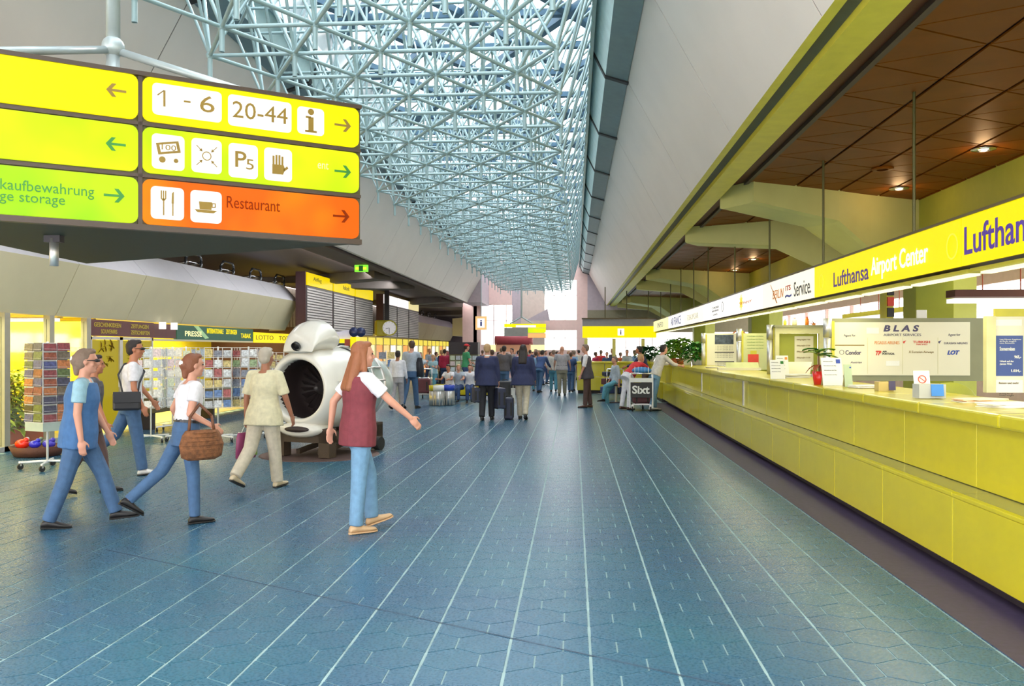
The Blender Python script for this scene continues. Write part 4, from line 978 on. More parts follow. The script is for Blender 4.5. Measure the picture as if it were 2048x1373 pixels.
q = MB().lathe([(0, 0), (.285, 0), (.285, .005), (0, .005)], 28).build('dial', emis('dial_white', (.85,.82,.80), .5), ck); q.rotation_euler = (pi/2, 0, 0); q.location = (.06, -.335, 0)
for ang, L in ((pi, .22), (pi*1.42, .16)): b = MB(); b.cb((.06+sin(ang)*L/2, -.345, cos(ang)*L/2), .02, .006, L, ry=ang); b.build('hand', m_textk, ck)
for k in range(12): b = MB(); b.cb((.06+.25*sin(k*pi/6), -.343, .25*cos(k*pi/6)), .014, .005, .045, ry=k*pi/6); b.build('hour_mark', m_textk, ck)
MB().box(-.1, .1, -.05, .05, .34, 4.25-zc).build('hanger', m_dark, ck)
D = 25; p = PD(722, 544, D); ex = empty('exit_sign', p, label='small glowing green emergency exit box under the left ceiling', cat='sign')
MB().box(-.19, .19, 0, .1, 0, .20).build('light_box', emis('exit_green', (.25,.85,.05), 1.0), ex)
MB().box(-.16, .16, -.008, 0, .06, .14).build('field', emis('exit_yellow', (.85,.95,.05), 1.0), ex); MB().box(-.06, .06, -.012, -.008, .02, .18).build('figure', M('exit_dark_green', (.02,.30,.05), .5), ex)
MB().tube((0, .05, .2), (0, .05, 4.27-p.z), .015).build('rod', m_dark, ex)
# far hanging info sign and central far sign, red awning
p = PD(962, 660, 40); r = empty('info_sign', p, label='small cream hanging sign with an information letter, far left of the bright window', cat='sign')
MB().box(-.26, .26, 0, .12, 0, .62).build('box', emis('info_amber', (1, .62, .25), .8), r); MB().box(-.17, .17, -.01, 0, .1, .52).build('tile', e_white, r); text('i', m_blue, r, (-.04, -.014, .17), (1,0,0), (0,0,1), .09, .28, bold=.03); MB().tube((0,.06,.62), (0,.06,7.3-p.z), .02).build('rod', m_pole, r)
D = 38; og = PD(1008, 676, D)
r = empty('far_direction_sign', og, label='distant hanging direction sign with yellow, green and orange panels above the crowd', cat='sign')
def fr(px0, py0, px1, py1, m_, nm, dy=0): a_ = PD(px0, py0, D)-og; b_ = PD(px1, py1, D)-og; MB().box(a_.x, b_.x, dy, dy+.1, b_.z, a_.z).build(nm, m_, r)
fr(1008, 648, 1056, 655, gy, 'light_panel'); fr(1056, 648, 1092, 656, gy, 'light_panel'); fr(1056, 657, 1092, 666, gl_, 'light_panel'); fr(1056, 667, 1092, 676, emis('far_orange', (1, .45, .15), 1), 'light_panel'); fr(1008, 656, 1056, 673, M('far_sign_grey', (.33,.32,.30), .6), 'grey_panel'); fr(1032, 651, 1072, 655, e_pic, 'pictogram_strip', -.02)
b = MB(); m1 = PD(1043, 634, D)-og; b.tube(PD(1020, 648, D)-og, m1, .03); b.tube(PD(1066, 648, D)-og, m1, .03); b.tube(m1, m1+Vector((0,0,3.6)), .04); b.build('hanger', m_pole, r)
D = 44; p0, p1 = PD(988, 690, D), PD(1065, 690, D)
r = empty('red_awning', p0, label='rounded dusky red awning band above the distant crowd', cat='awning')
b = MB(); L = p1.x-p0.x; pf = [(0, .05), (.16, .0), (.28, .08), (.32, .22), (.28, .36), (.16, .44), (0, .40)]
b.add([(0, .6-y, z) for y, z in pf]+[(.18, -y, z) for y, z in pf]+[(L-.18, -y, z) for y, z in pf]+[(L, .6-y, z) for y, z in pf], [tuple(range(7)), tuple(range(27, 20, -1))]+[(j*7+i, (j+1)*7+i, (j+1)*7+(i+1) % 7, j*7+(i+1) % 7) for j in range(3) for i in range(7)])
b.build('canvas', M('dusky_red', (.42,.06,.08), .6), r, True); MB().box(0.1, L-.1, -.1, .5, -.35, .05).build('underboard', M('peach_board', (.7,.35,.2), .5, emit=.15), r)
MB().tube((.2,.2,-2.1), (.2,.2,0), .04).build('post', m_pole, r); MB().tube((L-.2,.2,-2.1), (L-.2,.2,0), .04).build('post', m_pole, r)
MB().box(-.5, L+.6, .6, .8, -.35, 0).build('sign_band', e_paleyel, r)

# ================================================================== SHOP FRONT on the left
XS = -9.3
m_shopw = M('shop_yellow_wall', (.80,.66,.03), .5, var=.1, scale=1); m_shopfloor = M('shop_floor', (.35,.30,.14), .4)
sh = empty('wall_shop', kind='structure')
MB().box(-12.2, -12.1, 3, 46, 0, 2.4).build('back_wall', m_shopw, sh); MB().box(-12.2, -9.32, 3, 46, .001, .006).build('shop_floor', m_shopfloor, sh)
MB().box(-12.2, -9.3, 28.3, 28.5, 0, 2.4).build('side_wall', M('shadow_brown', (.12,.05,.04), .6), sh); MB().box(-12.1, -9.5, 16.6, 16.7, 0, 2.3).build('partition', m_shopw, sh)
for px in (-90, 8, 98, 172):
    y = YX(px, XS); MB().box(-9.36, -9.24, y-.07, y+.07, 0, 2.27).build('frame_post', M('grey_frame', (.40,.38,.30), .4, .4), sh)
ys = [YX(px, XS) for px in (-90, 8, 98, 172)]
wg = empty('window_6', kind='structure')
for y0, y1 in zip(ys[:-1], ys[1:]): MB().box(-9.31, -9.295, y0+.07, y1-.07, .08, 2.2).build('pane', GLASS, wg)
MB().box(-9.36, -9.24, 3, ys[-1], 0, .08).build('baseboard_left', M('grey_sill', (.35,.36,.34), .5), kind='structure')
for k in range(3):
    y = 12.5+k*1.7; r = empty('tube_light', (-10.7, y, 2.2), label='bright ceiling tube light inside the shop behind the glass front', cat='lamp', group='ceiling tubes in the glass fronted shop')
    MB().box(-.9, .9, -.07, .07, 0, .06).build('diffuser', e_white, r); MB().box(-.95, .95, -.09, .09, .06, .09).build('housing', m_can, r)
# ochre pillar and plants inside
MB().slab([(-10.9, 14.2), (-10.2, 14.2), (-10.2, 14.9), (-10.9, 14.9)], 0, 1.95).build('display_pillar', M('ochre_pillar', (.62,.36,.02), .5), label='ochre yellow display pillar behind the shop glass at the left edge', cat='pillar')
r = empty('planter_box', (-9.85, 14.6, .0), label='orange planter box with yellow green shrubs behind the shop glass', cat='planter'); MB().box(-.25, .25, -.9, .6, 0, .30).build('box', M('orange_planter', (.62,.09,.01), .5), r, bevel=.01)
b = MB(); random.seed(3)
for k in range(650): a_ = random.uniform(0, 2*pi); leaf(b, (random.uniform(-.3,.3), random.uniform(-.9,.6), .3+random.random()**1.3*1.0), (cos(a_), sin(a_), random.uniform(-.3,.8)), .22, .085, .5)
b.build('foliage', M('yellow_green_leaf', (.42,.50,.02), .5, var=.45, scale=9), r, True, kind='stuff')
b = MB(); [b.tube((random.uniform(-.2,.2), random.uniform(-.8,.5), .28), (random.uniform(-.25,.25), random.uniform(-.85,.55), 1.1), .01, n=5) for _ in range(14)]; b.build('stems', MATS['stem'], r)
b = MB(); [b.ell((random.uniform(-.2,.3), random.uniform(-.8,.0), random.uniform(.6,1.0)), (.05,.05,.04), 8, 5) for _ in range(16)]; b.build('orange_blossom', M('orange_flower', (.9,.35,.02), .5), r, True, kind='stuff')
# double doors with printed glass, brown header sign
yd = [YX(px, XS) for px in (178, 240, 304)]
for i in (0, 1):
    dr = empty('door_%d' % (i+1), (XS, (yd[i]+yd[i+1])/2, 0), kind='structure'); L = (yd[i+1]-yd[i])/2
    MB().box(-.02, .0, -L+.06, L-.06, .1, 1.85).build('leaf_panel', emis('door_yellow', (.85,.66,.03), .35), dr)
    for a0 in (-L, L-.06): MB().box(-.04, .03, a0, a0+.06, 0, 1.92).build('stile', m_steel, dr)
    MB().box(-.04, .03, -L, L, 1.86, 1.92).build('top_rail', m_steel, dr); MB().tube((.06, L-.15, .9), (.06, L-.15, 1.2), .015).build('handle', m_steel, dr)
    random.seed(i)
    for k in range(7): 
        yy, zz = random.uniform(-L+.2, L-.2), random.uniform(1.35, 1.8); b = MB()
        for j in range(4): a_ = random.uniform(0, 2*pi); leaf(b, (.004, yy, zz), (0, cos(a_), sin(a_)), .14, .06, 0)
        b.build('leaf_decal', m_brtext, dr)
hs = empty('shop_header_sign', (XS+.04, (yd[0]+yd[2])/2, 1.93), label='brown header sign with four ochre word blocks above the shop doors', cat='sign'); L = (yd[2]-yd[0])/2
MB().box(-.04, 0, -L-.1, L, 0, .32).build('board', M('plum_brown', (.13,.035,.035), .5), hs); m_ochre = M('ochre_print', (.50,.38,.04), .5, emit=.15)
for s_, y, z, w_ in (('GESCHENKIDEEN', -L+.1, .18, 1.0), ('SOUVENIRS', -L+.35, .05, .6), ('ZEITUNGEN', .25, .18, .75), ('ZEITSCHRIFTEN', .25, .05, .8)): text(s_, m_ochre, hs, (.004, y, z), (0,1,0), (0,0,1), w_, .085, bold=.01)
# green shop with LOTTO TOTO band
yg = [YX(px, XS) for px in (306, 352, 505, 541, 590)]
r = empty('green_shop_fascia', (XS+.02, 0, 1.9), label='dark green shop fascia with yellow lettering above the card racks', cat='sign')
MB().box(-.08, 0, yg[1], yg[2], .0, .34).build('board', M('bottle_green', (.02,.13,.08), .5), r); 
for s_, a0, a1, z in (('PRESSE', YX(368, XS), YX(402, XS), .08), ('INTERNATIONALE', YX(412, XS), YX(445, XS), .17), ('ZEITUNGEN', YX(450, XS), YX(472, XS), .17), ('TABAK', YX(480, XS), YX(500, XS), .08)): text(s_, e_paleyel if s_ == 'PRESSE' else e_yel, r, (.004, a0, z), (0,1,0), (0,0,1), a1-a0, .13, bold=.02)
MB().add([(.006, YX(385,XS), .34), (.006, YX(395,XS), .34), (.006, YX(416,XS), .05), (.006, YX(408,XS), .03)], [(0,1,2,3)]).build('diagonal_stripe', M('mint', (.5,.8,.4), .5), r)
r = empty('brown_shop_fascia', (XS+.02, 0, 1.9), label='short brown shop fascia with spotlights right of the doors', cat='sign'); MB().box(-.08, 0, yg[0], yg[1]-.05, .02, .34).build('board', MATS['plum_brown'], r)
for px in (306, 330): MB().cb((.1, YX(px, XS)+.2, .3), .12, .10, .16).build('spotlight', e_white, r)
r = empty('lottery_sign', (XS+.04, (yg[2]+yg[4])/2, 1.86), label='yellow lottery sign reading lotto toto beside the white engine hood', cat='sign')
MB().box(-.06, 0, yg[2]-(yg[2]+yg[4])/2, yg[4]-(yg[2]+yg[4])/2, 0, .30).build('light_box', e_yel, r)
text('LOTTO', m_brtext, r, (.004, YX(509, XS)-(yg[2]+yg[4])/2, .09), (0,1,0), (0,0,1), YX(544, XS)-YX(509, XS), .13); text('TOTO', m_brtext, r, (.004, YX(555, XS)-(yg[2]+yg[4])/2, .09), (0,1,0), (0,0,1), YX(583, XS)-YX(555, XS), .13)
MB().box(-9.6, -9.28, yg[0], 28.2, 1.86, 1.9).build('trim_13', m_can, kind='structure')
# yellow glowing far shop front beyond the boards
m_glowshop = emis('far_shop_glow', (1.0, .70, .25), .9)
r = empty('far_shopfront', (-9.3, 29, 0), label='row of bright yellow and orange lit shop windows under the departure boards', cat='shop front')
for k in range(22):
    MB().box(-.1, 0, k*1.6+.06, k*1.6+1.5, .9 if k % 3 else .2, 1.85).build('lit_window', (m_glowshop, e_white, e_paleyel, emis('far_orange_glow', (1,.42,.12), .9))[k % 4], r)
    MB().box(-.12, .05, k*1.6-.04, k*1.6+.06, 0, 2.2).build('post', m_can, r)
MB().box(-.1, .02, 0, 35, 1.88, 2.2).build('header_band', emis('far_yellow_band', (1,.8,.1), .8), r); MB().box(-.2, -.1, 0, 35, 0, .9).build('stall_riser', M('stall_grey', (.3,.28,.25), .6), r)
# long low brown kiosk desk behind the racks
r = empty('magazine_bench', (-8.9, 20.5, 0), label='dark olive low display bench behind the white card racks', cat='bench'); MB().box(-.3, .3, -3.2, 4.5, .35, .75).build('body', M('olive_brown', (.12,.09,.03), .6), r, bevel=.02); 
for y in (-3, 0, 4.2): MB().box(-.2, .2, y-.05, y+.05, 0, .35).build('leg', m_dark, r)

# ================================================================== CARD RACKS
cards_m = [M('card_%d' % i, c, .35, var=.5, scale=30) for i, c in enumerate([(.05,.05,.09), (.25,.07,.04), (.10,.14,.05), (.07,.08,.20), (.40,.14,.05), (.03,.03,.03), (.22,.05,.06), (.14,.11,.08)])]
cards_p = [M('pale_card_%d' % i, c, .4, var=.35, scale=30) for i, c in enumerate([(.70,.70,.68), (.55,.62,.68), (.72,.58,.60), (.60,.66,.50), (.50,.52,.58), (.78,.76,.70)])]
cards_c = [M('mixed_card_%d' % i, c, .4, var=.5, scale=30) for i, c in enumerate([(.12,.22,.45), (.55,.57,.60), (.40,.10,.10), (.30,.42,.22), (.62,.50,.20), (.22,.24,.30), (.70,.72,.74)])]
m_wire = M('white_wire', (.80,.80,.78), .4)
cmesh = {}
def card(w_, h_):
    k = (round(w_, 3), round(h_, 3))
    if k not in cmesh: b = MB(); b.cb((0, .0, h_/2), w_, .006, h_); cmesh[k] = b.mesh('postcard', cards_m[0])
    return cmesh[k]
def rack(px, py, rz, side, z0, z1, ncol, nrow, pal, label, clabel, grp, faces=(0, 1), solid=False, header=False):
    p = GP(px, py); r = empty('card_rack', p, rz, label=label, cat='rack'); hs_ = side/2
    MB().tube((0,0,.08), (0,0,z1+.02), .016, n=8).build('pole', m_wire, r, True)
    b = MB()
    for k in range(4): a_ = k*pi/2+pi/4; b.tube((0,0,.11), (.36*cos(a_), .36*sin(a_), .10), .016, n=6)
    b.build('foot_cross', m_wire, r)
    for k in range(4):
        a_ = k*pi/2+pi/4; c = MB(); c.tube((.34*cos(a_)-.012, .34*sin(a_), .042), (.34*cos(a_)+.012, .34*sin(a_), .042), .042, n=12); w1 = c.build('castor', m_rubber, r)
        c = MB(); c.box(.34*cos(a_)-.018, .34*cos(a_)+.018, .34*sin(a_)-.012, .34*sin(a_)+.012, .05, .10); c.build('castor_fork', m_steel, r)
    ch = (z1-z0)/nrow; cw = side/ncol
    b = MB()
    for k in range(nrow+1):
        z = z0+k*ch
        for f in range(4):
            a_ = f*pi/2; R = Matrix.Rotation(a_, 3, 'Z'); b.tube(R @ Vector((-hs_, -hs_, z)), R @ Vector((hs_, -hs_, z)), .005, n=4)
            if k < nrow: b.tube(R @ Vector((-hs_, -hs_-.03, z+.04)), R @ Vector((hs_, -hs_-.03, z+.03)), .002, n=4)
        b.tube((-hs_, -hs_, z), (hs_, hs_, z), .004, n=4)
    for f in range(4):
        R = Matrix.Rotation(f*pi/2, 3, 'Z')
        for c_ in range(ncol+1): v = -hs_+c_*cw; b.tube(R @ Vector((v, -hs_, z0)), R @ Vector((v, -hs_, z1)), .005, n=4)
    b.build('wire_frame', m_wire, r)
    if solid:
        MB().box(-hs_+.02, hs_-.02, -hs_+.02, hs_-.02, z0, z1).build('core_panel', M('pale_core', (.50,.52,.50), .5), r)
        MB().box(-hs_, hs_, -hs_, hs_, z0-.12, z0).build('skirt_panel', M('pale_grey_skirt', (.42,.50,.44), .5), r)
    R0 = Matrix.Rotation(rz, 3, 'Z'); random.seed(int(px*7))
    for f in faces:
        Rf = Matrix.Rotation(f*pi/2, 3, 'Z')
        for c_ in range(ncol):
            for k in range(nrow):
                w_ = cw*.82; h_ = ch*random.uniform(.62, .88)
                if solid: h_ = ch*(.92 if c_ % 2 else .80); w_ = cw*.92
                loc = R0 @ (Rf @ Vector((-hs_+(c_+.5)*cw, -hs_-.016, z0+k*ch+.014)))
                o = inst('postcard', card(w_ if solid else cw*.82, h_), None, p+loc, (-.10, 0, rz+f*pi/2), m=random.choice(pal), label=clabel, cat='postcard', group=grp)
    return r
rack(95, 938, -.42, .40, .66, 1.76, 2, 9, cards_m, 'tall white postcard spinner with large dark cards at the left, near the shop glass', 'large dark picture postcard in the leftmost tall spinner', 'postcards on the leftmost spinner', faces=(0, 1), solid=True)
rk = [(302, 884, .25, 'pale card spinner right of the man in the white T-shirt', cards_p, (0, 1)), (372, 882, -.1, 'pale card spinner behind the woman with the wicker bag', cards_p, (0, 1)),
      (436, 884, .4, 'mixed colour card spinner left of the man in cream', cards_c, (0, 1)), (497, 880, .1, 'spinner with blue cards directly behind the man in cream', cards_c, (0, 1)),
      (345, 862, .2, 'rear pale card spinner between the two front pale ones', cards_p, (0,)), (545, 858, .3, 'small card spinner seen between the man in cream and the engine', cards_c, (0,))]
for px, py, rz, lb, pal, fc in rk:
    rack(px, py, rz, .46, .62, 1.70 if px != 545 else 1.6, 3, 6, pal, lb, 'card in the %s' % lb, 'cards on the ' + lb, faces=fc)
for px, py, lb in ((772, 795, 'distant card rack beyond the long haired woman'), (903, 772, 'distant pale rack behind the seated travellers')):
    rack(px, py, .3, .6, .5, 1.6, 2, 4, cards_c, lb, 'card in the %s' % lb, 'cards on the ' + lb, faces=(0,))
# basket of toys on the shop floor
p = GP(75, 912); r = empty('toy_basket', p, .2, label='low dark wicker basket on the floor beside the tall postcard spinner', cat='basket')
MB().lathe([(0, .01), (.33, .01), (.40, .16), (.37, .16), (.30, .03), (0, .03)], 24).build('basket_bowl', M('dark_wicker', (.10,.035,.02), .7, bump=.5), r, True)
for i, (x, y, rr, c, lb) in enumerate(((-.2, -.08, .11, (.75,.03,.01), 'round red toy in the floor basket'), (.02, -.1, .09, (.03,.03,.55), 'shiny blue toy in the middle of the floor basket'), (.2, -.02, .1, (.05,.04,.50), 'dark blue toy at the right of the floor basket'), (-.28, .1, .08, (.75,.72,.75), 'white and blue toy at the back left of the floor basket'), (-.08, .14, .08, (.15,.2,.12), 'dark green toy at the back of the floor basket'))):
    v = p+Vector((x, y, .17)); t = empty('toy', v, label=lb, cat='toy'); mm = M('toy_%d' % i, c, .25); MB().ell((0,0,.02), (rr,rr*.8,rr*.7), 14, 8).build('toy_body', mm, t, True); MB().ell((rr*.6,0,.08), (rr*.4,)*3, 10, 6).build('toy_head', mm, t, True)
p = GP(118, 905); 
# ================================================================== ENGINE DISPLAY
pf_ = PD(597, 772, 13.3); az = radians(19)
en = empty('jet_engine', (pf_.x, pf_.y, 0), -az, label='white jet engine with raised cowl hood on a dark wooden stand in the hall', cat='engine')
m_cowl = M('cowl_white', (.74,.71,.64), .28, coat=.5, var=.02); m_alu = M('engine_aluminium', (.42,.50,.48), .35, .4, var=.25, scale=4); m_in = M('intake_dark', (.035,.022,.022), .55)
ZC = 1.06
MB().lathe([(.455, .16), (.452, .02), (.47, -.015), (.50, -.02), (.545, 0), (.60, .08), (.645, .22), (.66, .40), (.66, .85), (.64, .98), (.60, .985), (.60, .2)], 48, 'Y', (0, 0, ZC)).build('cowl', m_cowl, en, True)
MB().lathe([(.455, .1), (.45, .5), (.43, .75), (.0, .75)], 40, 'Y', (0, 0, ZC)).build('intake_duct', m_in, en, True)
MB().lathe([(0, .40), (.05, .45), (.12, .62), (.14, .74)], 24, 'Y', (0, 0, ZC)).build('spinner', M('spinner_grey', (.06,.05,.05), .4), en, True)
for k in range(24):
    a_ = 2*pi*k/24; b = MB(); ca, sa_ = cos(a_), sin(a_); cb, sb2 = cos(a_+.16), sin(a_+.16)
    b.add([(.13*ca, .66, ZC+.13*sa_), (.44*ca, .64, ZC+.44*sa_), (.44*cb, .72, ZC+.44*sb2), (.13*cb, .70, ZC+.13*sb2)], [(0,1,2,3)]); b.build('fan_blade', M('blade_dark', (.055,.04,.04), .4, .3), en)
MB().lathe([(.645, .98), (.63, 1.0), (.63, 1.04), (.645, 1.05)], 48, 'Y', (0, 0, ZC)).build('dark_seam', m_black, en, True)
MB().lathe([(.60, 1.0), (.615, 1.1), (.60, 1.5), (.52, 1.85), (.42, 2.1), (.0, 2.12)], 40, 'Y', (0, 0, ZC)).build('core_casing', m_alu, en, True)
for y in (1.2, 1.5): MB().lathe([(.60, y-.02), (.63, y-.02), (.63, y+.02), (.60, y+.02)], 40, 'Y', (0, 0, ZC)).build('flange_ring', m_steel, en, True)
for k, (x, z) in enumerate(((.40, .48), (.52, .30), (.60, .1), (.62, -.15), (.2, .60), (-.1, .63))): MB().path([(x, 1.08, ZC+z), (x*1.05, 1.3, ZC+z*1.05), (x*1.03, 1.5, ZC+z*1.03)], .018, 6).build('pipe', m_steel, en, True)
MB().loft([((0, -.05+.02, ZC-.60), (.34, 0, 0), (0, .02, .09)), ((0, .05, ZC-.62), (.40, 0, 0), (0, .03, .12)), ((0, .35, ZC-.60), (.36, 0, 0), (0, .05, .10)), ((0, .7, ZC-.56), (.2, 0, 0), (0, .05, .05))], 20).build('chin_scoop', m_cowl, en, True)
MB().loft([((-.0, -.06, ZC-.61), (.22, 0, 0), (0, .01, .045)), ((0, .02, ZC-.61), (.22, 0, 0), (0, .01, .045))], 16).build('scoop_slot', m_in, en, True)
# raised hood: shell wedge above
hp = [(-.02, .60), (.02, .78), (.12, .93), (.28, 1.04), (.42, 1.08), (.50, 1.02)]
b = MB(); rings = []
for y, z in hp[:6]: rings.append(((0, y, ZC+(z+.55)/2), (.28+.10*min(1, y/.3), 0, 0), (0, 0, (z-.55)/2)))
b.loft(rings+[((0, .54, ZC+.76), (.38, 0, 0), (0, 0, .20))], 24); b.build('raised_hood', m_cowl, en, True, bevel=0)
q = MB().lathe([(0, 0), (.058, 0), (.058, -.02), (.07, -.02), (.07, .03)], 20).build('hood_port', m_black, en, True); q.rotation_euler = (pi/2+.5, 0, 0); q.location = (0, -.06, ZC+.66)
MB().box(.645, .68, .55, .62, ZC-.05, ZC+.16).build('latch', m_gold, en); MB().box(.655, .672, .12, .95, ZC+.10, ZC+.13).build('seam_strip', m_steel, en)
m_wood = M('dark_wood', (.055,.035,.022), .6, bump=.3)
for x in (-.42, .42):
    for y in (.15, 1.5): MB().box(x-.10, x+.10, y-.09, y+.09, .02, .42).build('stand_leg', m_wood, en)
for y in (.15, 1.5): MB().box(-.52, .52, y-.09, y+.09, .24, .46).build('stand_beam', m_wood, en)
for x in (-.42, .42): MB().box(x-.06, x+.06, .24, 1.41, .28, .40).build('stand_rail', m_wood, en)
for x in (-.2, .2): MB().cb((x, .9, .15), .07, 1.3, .07, rx=.12).build('brace', m_wood, en)
for x, y in ((.62, .9), (.62, 1.3)): MB().tube((x-.05, y, .13), (x+.05, y, .13), .11, n=20).build('wheel', m_rubber, en)
r = en.matrix_basis @ Vector((.0, .55, 0)); MB().lathe([(0, .012), (.92, .012), (.94, .0), (0, 0)], 40).build('round_mat', M('brown_mat', (.075,.04,.035), .8), label='round dark brown mat on the floor beneath the engine stand', cat='mat').location = r
# yellow and white toy aircraft stand behind the engine
D = 18; og = PD(705, 716, D); r = empty('display_kiosk', og-Vector((0,0,og.z)), label='white and yellow kiosk top with round dark discs behind the engine', cat='kiosk')
def kq(px0, py0, px1, py1, dy, th, m_, nm, par=None): a_ = PD(px0, py0, D); b_ = PD(px1, py1, D); return MB().box(a_.x-og.x, b_.x-og.x, dy, dy+th, b_.z, a_.z).build(nm, m_, par or r)
a_ = [PD(px, py, D)-og for px, py in ((668, 665), (705, 659), (708, 676), (704, 688), (670, 680))]
MB().add([(v.x, 0, v.z+og.z) for v in a_]+[(v.x, .5, v.z+og.z) for v in a_], [tuple(range(5)), tuple(range(9, 4, -1))]+[(i, (i+1) % 5, (i+1) % 5+5, i+5) for i in range(5)]).build('tilted_roof', M('lilac_white', (.72,.68,.84), .5), r)
kq(671, 678, 702, 686, -.05, .3, e_yel, 'yellow_band'); kq(702, 674, 714, 716, -.06, .3, e_yel, 'yellow_block'); kq(674, 687, 704, 694, -.04, .3, m_black, 'dark_band'); kq(692, 679, 702, 692, -.12, .08, M('rust_print', (.35,.05,.02), .6), 'rust_figure'); kq(668, 690, 712, 860, .0, .3, M('kiosk_grey', (.35,.34,.32), .6), 'body')
for px, py in ((711, 665), (725, 665)): v = PD(px, py, D); q = MB().lathe([(0, 0), (.055, 0), (.09, -.02), (.10, .03), (0, .04)], 20).build('round_disc', M('navy_disc', (.02,.03,.10), .3), r, True); q.rotation_euler = (pi/2, 0, 0); q.location = (v.x-og.x, -.1, v.z)

# ================================================================== BENCH GROUP, BINS, CARTS
p = GP(885, 811)
for px, py, lid, lb in ((877, 812, (.78,.78,.76), 'silver waste bin with a white top, leftmost of the pair'), (898, 811, (.02,.06,.45), 'silver waste bin with a blue top beside the yellow bench')):
    p = GP(px, py); r = empty('waste_bin', p, label=lb, cat='bin'); MB().tube((0,0,.01), (0,0,.44), .16, n=20).build('drum', m_steel, r, True); MB().tube((0,0,.44), (0,0,.60), .165, n=20).build('lid_band', M('lid_%d' % px, lid, .4), r, True)
    for k in range(10): a_ = 2*pi*k/10; MB().tube((.162*cos(a_), .162*sin(a_), .02), (.162*cos(a_), .162*sin(a_), .43), .010, n=5).build('rib', m_steel, r)
p = GP(867, 812); r = empty('waste_bin', p, label='silver waste bin with a yellow top, partly behind the white topped one', cat='bin'); MB().tube((0,.12,.01), (0,.12,.44), .15, n=20).build('drum', m_steel, r, True); MB().tube((0,.12,.44), (0,.12,.60), .155, n=20).build('lid_band', m_yel, r, True)
p = GP(920, 800); r = empty('bench', p, label='yellow bench seat on white legs where the travellers sit', cat='bench')
MB().box(-.85, 1.0, -.25, .45, .44, .50).build('seat', m_yel, r, bevel=.015); MB().box(.05, .95, -.30, -.24, .18, .44).build('front_panel', m_yel, r); MB().box(-.7, .9, .3, .36, .1, .44).build('rear_panel', m_dark, r)
for x in (-.55, .45, .75): MB().tube((x, -.1, 0), (x, -.1, .44), .035, n=10).build('leg', m_wire, r, True)
MB().box(-.6, .5, -.08, 0, .22, .26).build('cross_rail', m_steel, r)
def suitcase(name, loc, w_, d_, h_, m, label, rz=0, handle=True):
    r = empty(name, loc, rz, label=label, cat='luggage'); b = MB(); b.box(-w_/2, w_/2, -d_/2, d_/2, .02, h_); b.build('shell', m, r, bevel=min(w_, d_, h_)*.14)
    if handle: MB().path([(-.07, 0, h_-.005), (-.07, 0, h_+.045), (.07, 0, h_+.045), (.07, 0, h_-.005)], .011, 6).build('handle', m_black, r)
    for x in (-w_*.3, w_*.3): MB().box(x-.02, x+.02, -d_/2-.006, -d_/2+.01, h_*.2, h_*.8).build('strap', m_rubber, r)
    for x in (-w_*.35, w_*.35): MB().tube((x, -d_*.3, .015), (x, d_*.3, .015), .015, n=8).build('foot_strip', m_black, r)
    return r
m_navyl = M('navy_leather', (.025,.03,.07), .5); m_blk = M('black_leather', (.02,.02,.025), .45); m_brl = M('dark_red_leather', (.10,.02,.03), .5); m_dkblue = M('dark_blue_nylon', (.03,.05,.14), .6)
suitcase('suitcase', GP(1284, 822)+Vector((.0, .42, .19)), .52, .24, .42, m_blk, 'black suitcase standing on the nearer luggage cart')
def cart(loc, rz, label, sign=False):
    r = empty('luggage_cart', loc, rz, label=label, cat='cart')     # push end at -y, nose at +y
    b = MB()
    for x in (-.28, .28): b.path([(x, .62, .16), (x, -.30, .20), (x, -.42, 1.02)], .016, 8)
    b.tube((-.28, -.42, 1.02), (.28, -.42, 1.02), .02); b.tube((-.28, .62, .16), (.28, .62, .16), .016); b.tube((-.28, -.38, .72), (.28, -.38, .72), .014); b.build('frame', m_chrome, r, True)
    for k in range(6): MB().box(-.26, .26, -.22+k*.15, -.18+k*.15, .17, .185).build('platform_bar', m_steel, r)
    for x, y in ((-.24, -.30), (.24, -.30), (0, .56)): MB().tube((x-.02, y, .07), (x+.02, y, .07), .07, n=14).build('wheel', m_rubber, r); MB().box(x-.03, x+.03, y-.02, y+.02, .08, .17).build('fork', m_steel, r)
    if sign:
        MB().box(-.29, .29, -.44, -.42, .38, .78).build('advert_panel', m_black, r); text('Sixt', m_paper, r, (-.24, -.445, .48), (1,0,0), (0,0,1), .46, .22, bold=.03); MB().box(-.29, .29, -.45, -.43, .79, .90).build('white_plate', m_paper, r)
        for x in (-.30, .30): MB().box(x-.015, x+.015, -.45, -.41, .1, 1.0).build('upright', m_wire, r)
    return r
cart(GP(1284, 822), -.12, 'nearer luggage cart with a black advertising panel and white upright frame', True)
p2 = GP(1222, 800); cart(p2, .3, 'farther luggage cart loaded with dark bags')
c0 = GP(1284, 822)
suitcase('travel_bag', c0+Vector((.0, .05, .19)), .5, .36, .26, m_brl, 'dark brown bag lying low on the nearer luggage cart')
r = empty('striped_bag', c0+Vector((-.02, -.1, 1.02)), -.1, label='blue and white striped bag lying on the handle end of the nearer cart', cat='luggage'); MB().ell((0,.12,.07), (.27,.16,.10), 16, 8).build('bag_body', M('bright_blue_cloth', (.05,.22,.50), .6), r, True)
for k in range(5): b = MB(); b.ell((-.18+k*.09, .12, .072), (.016,.162,.104), 8, 8); b.build('white_stripe', m_paper, r, True)
MB().box(-.2, .2, .0, .25, -.025, .0).build('bag_base', m_black, r)
suitcase('suitcase', p2+Vector((0, .1, .19)), .62, .42, .24, m_dkblue, 'dark blue suitcase at the bottom of the farther cart load', .3)
suitcase('suitcase', p2+Vector((0, .1, .48)), .56, .40, .22, m_brl, 'plum coloured suitcase in the middle of the farther cart load', .3)
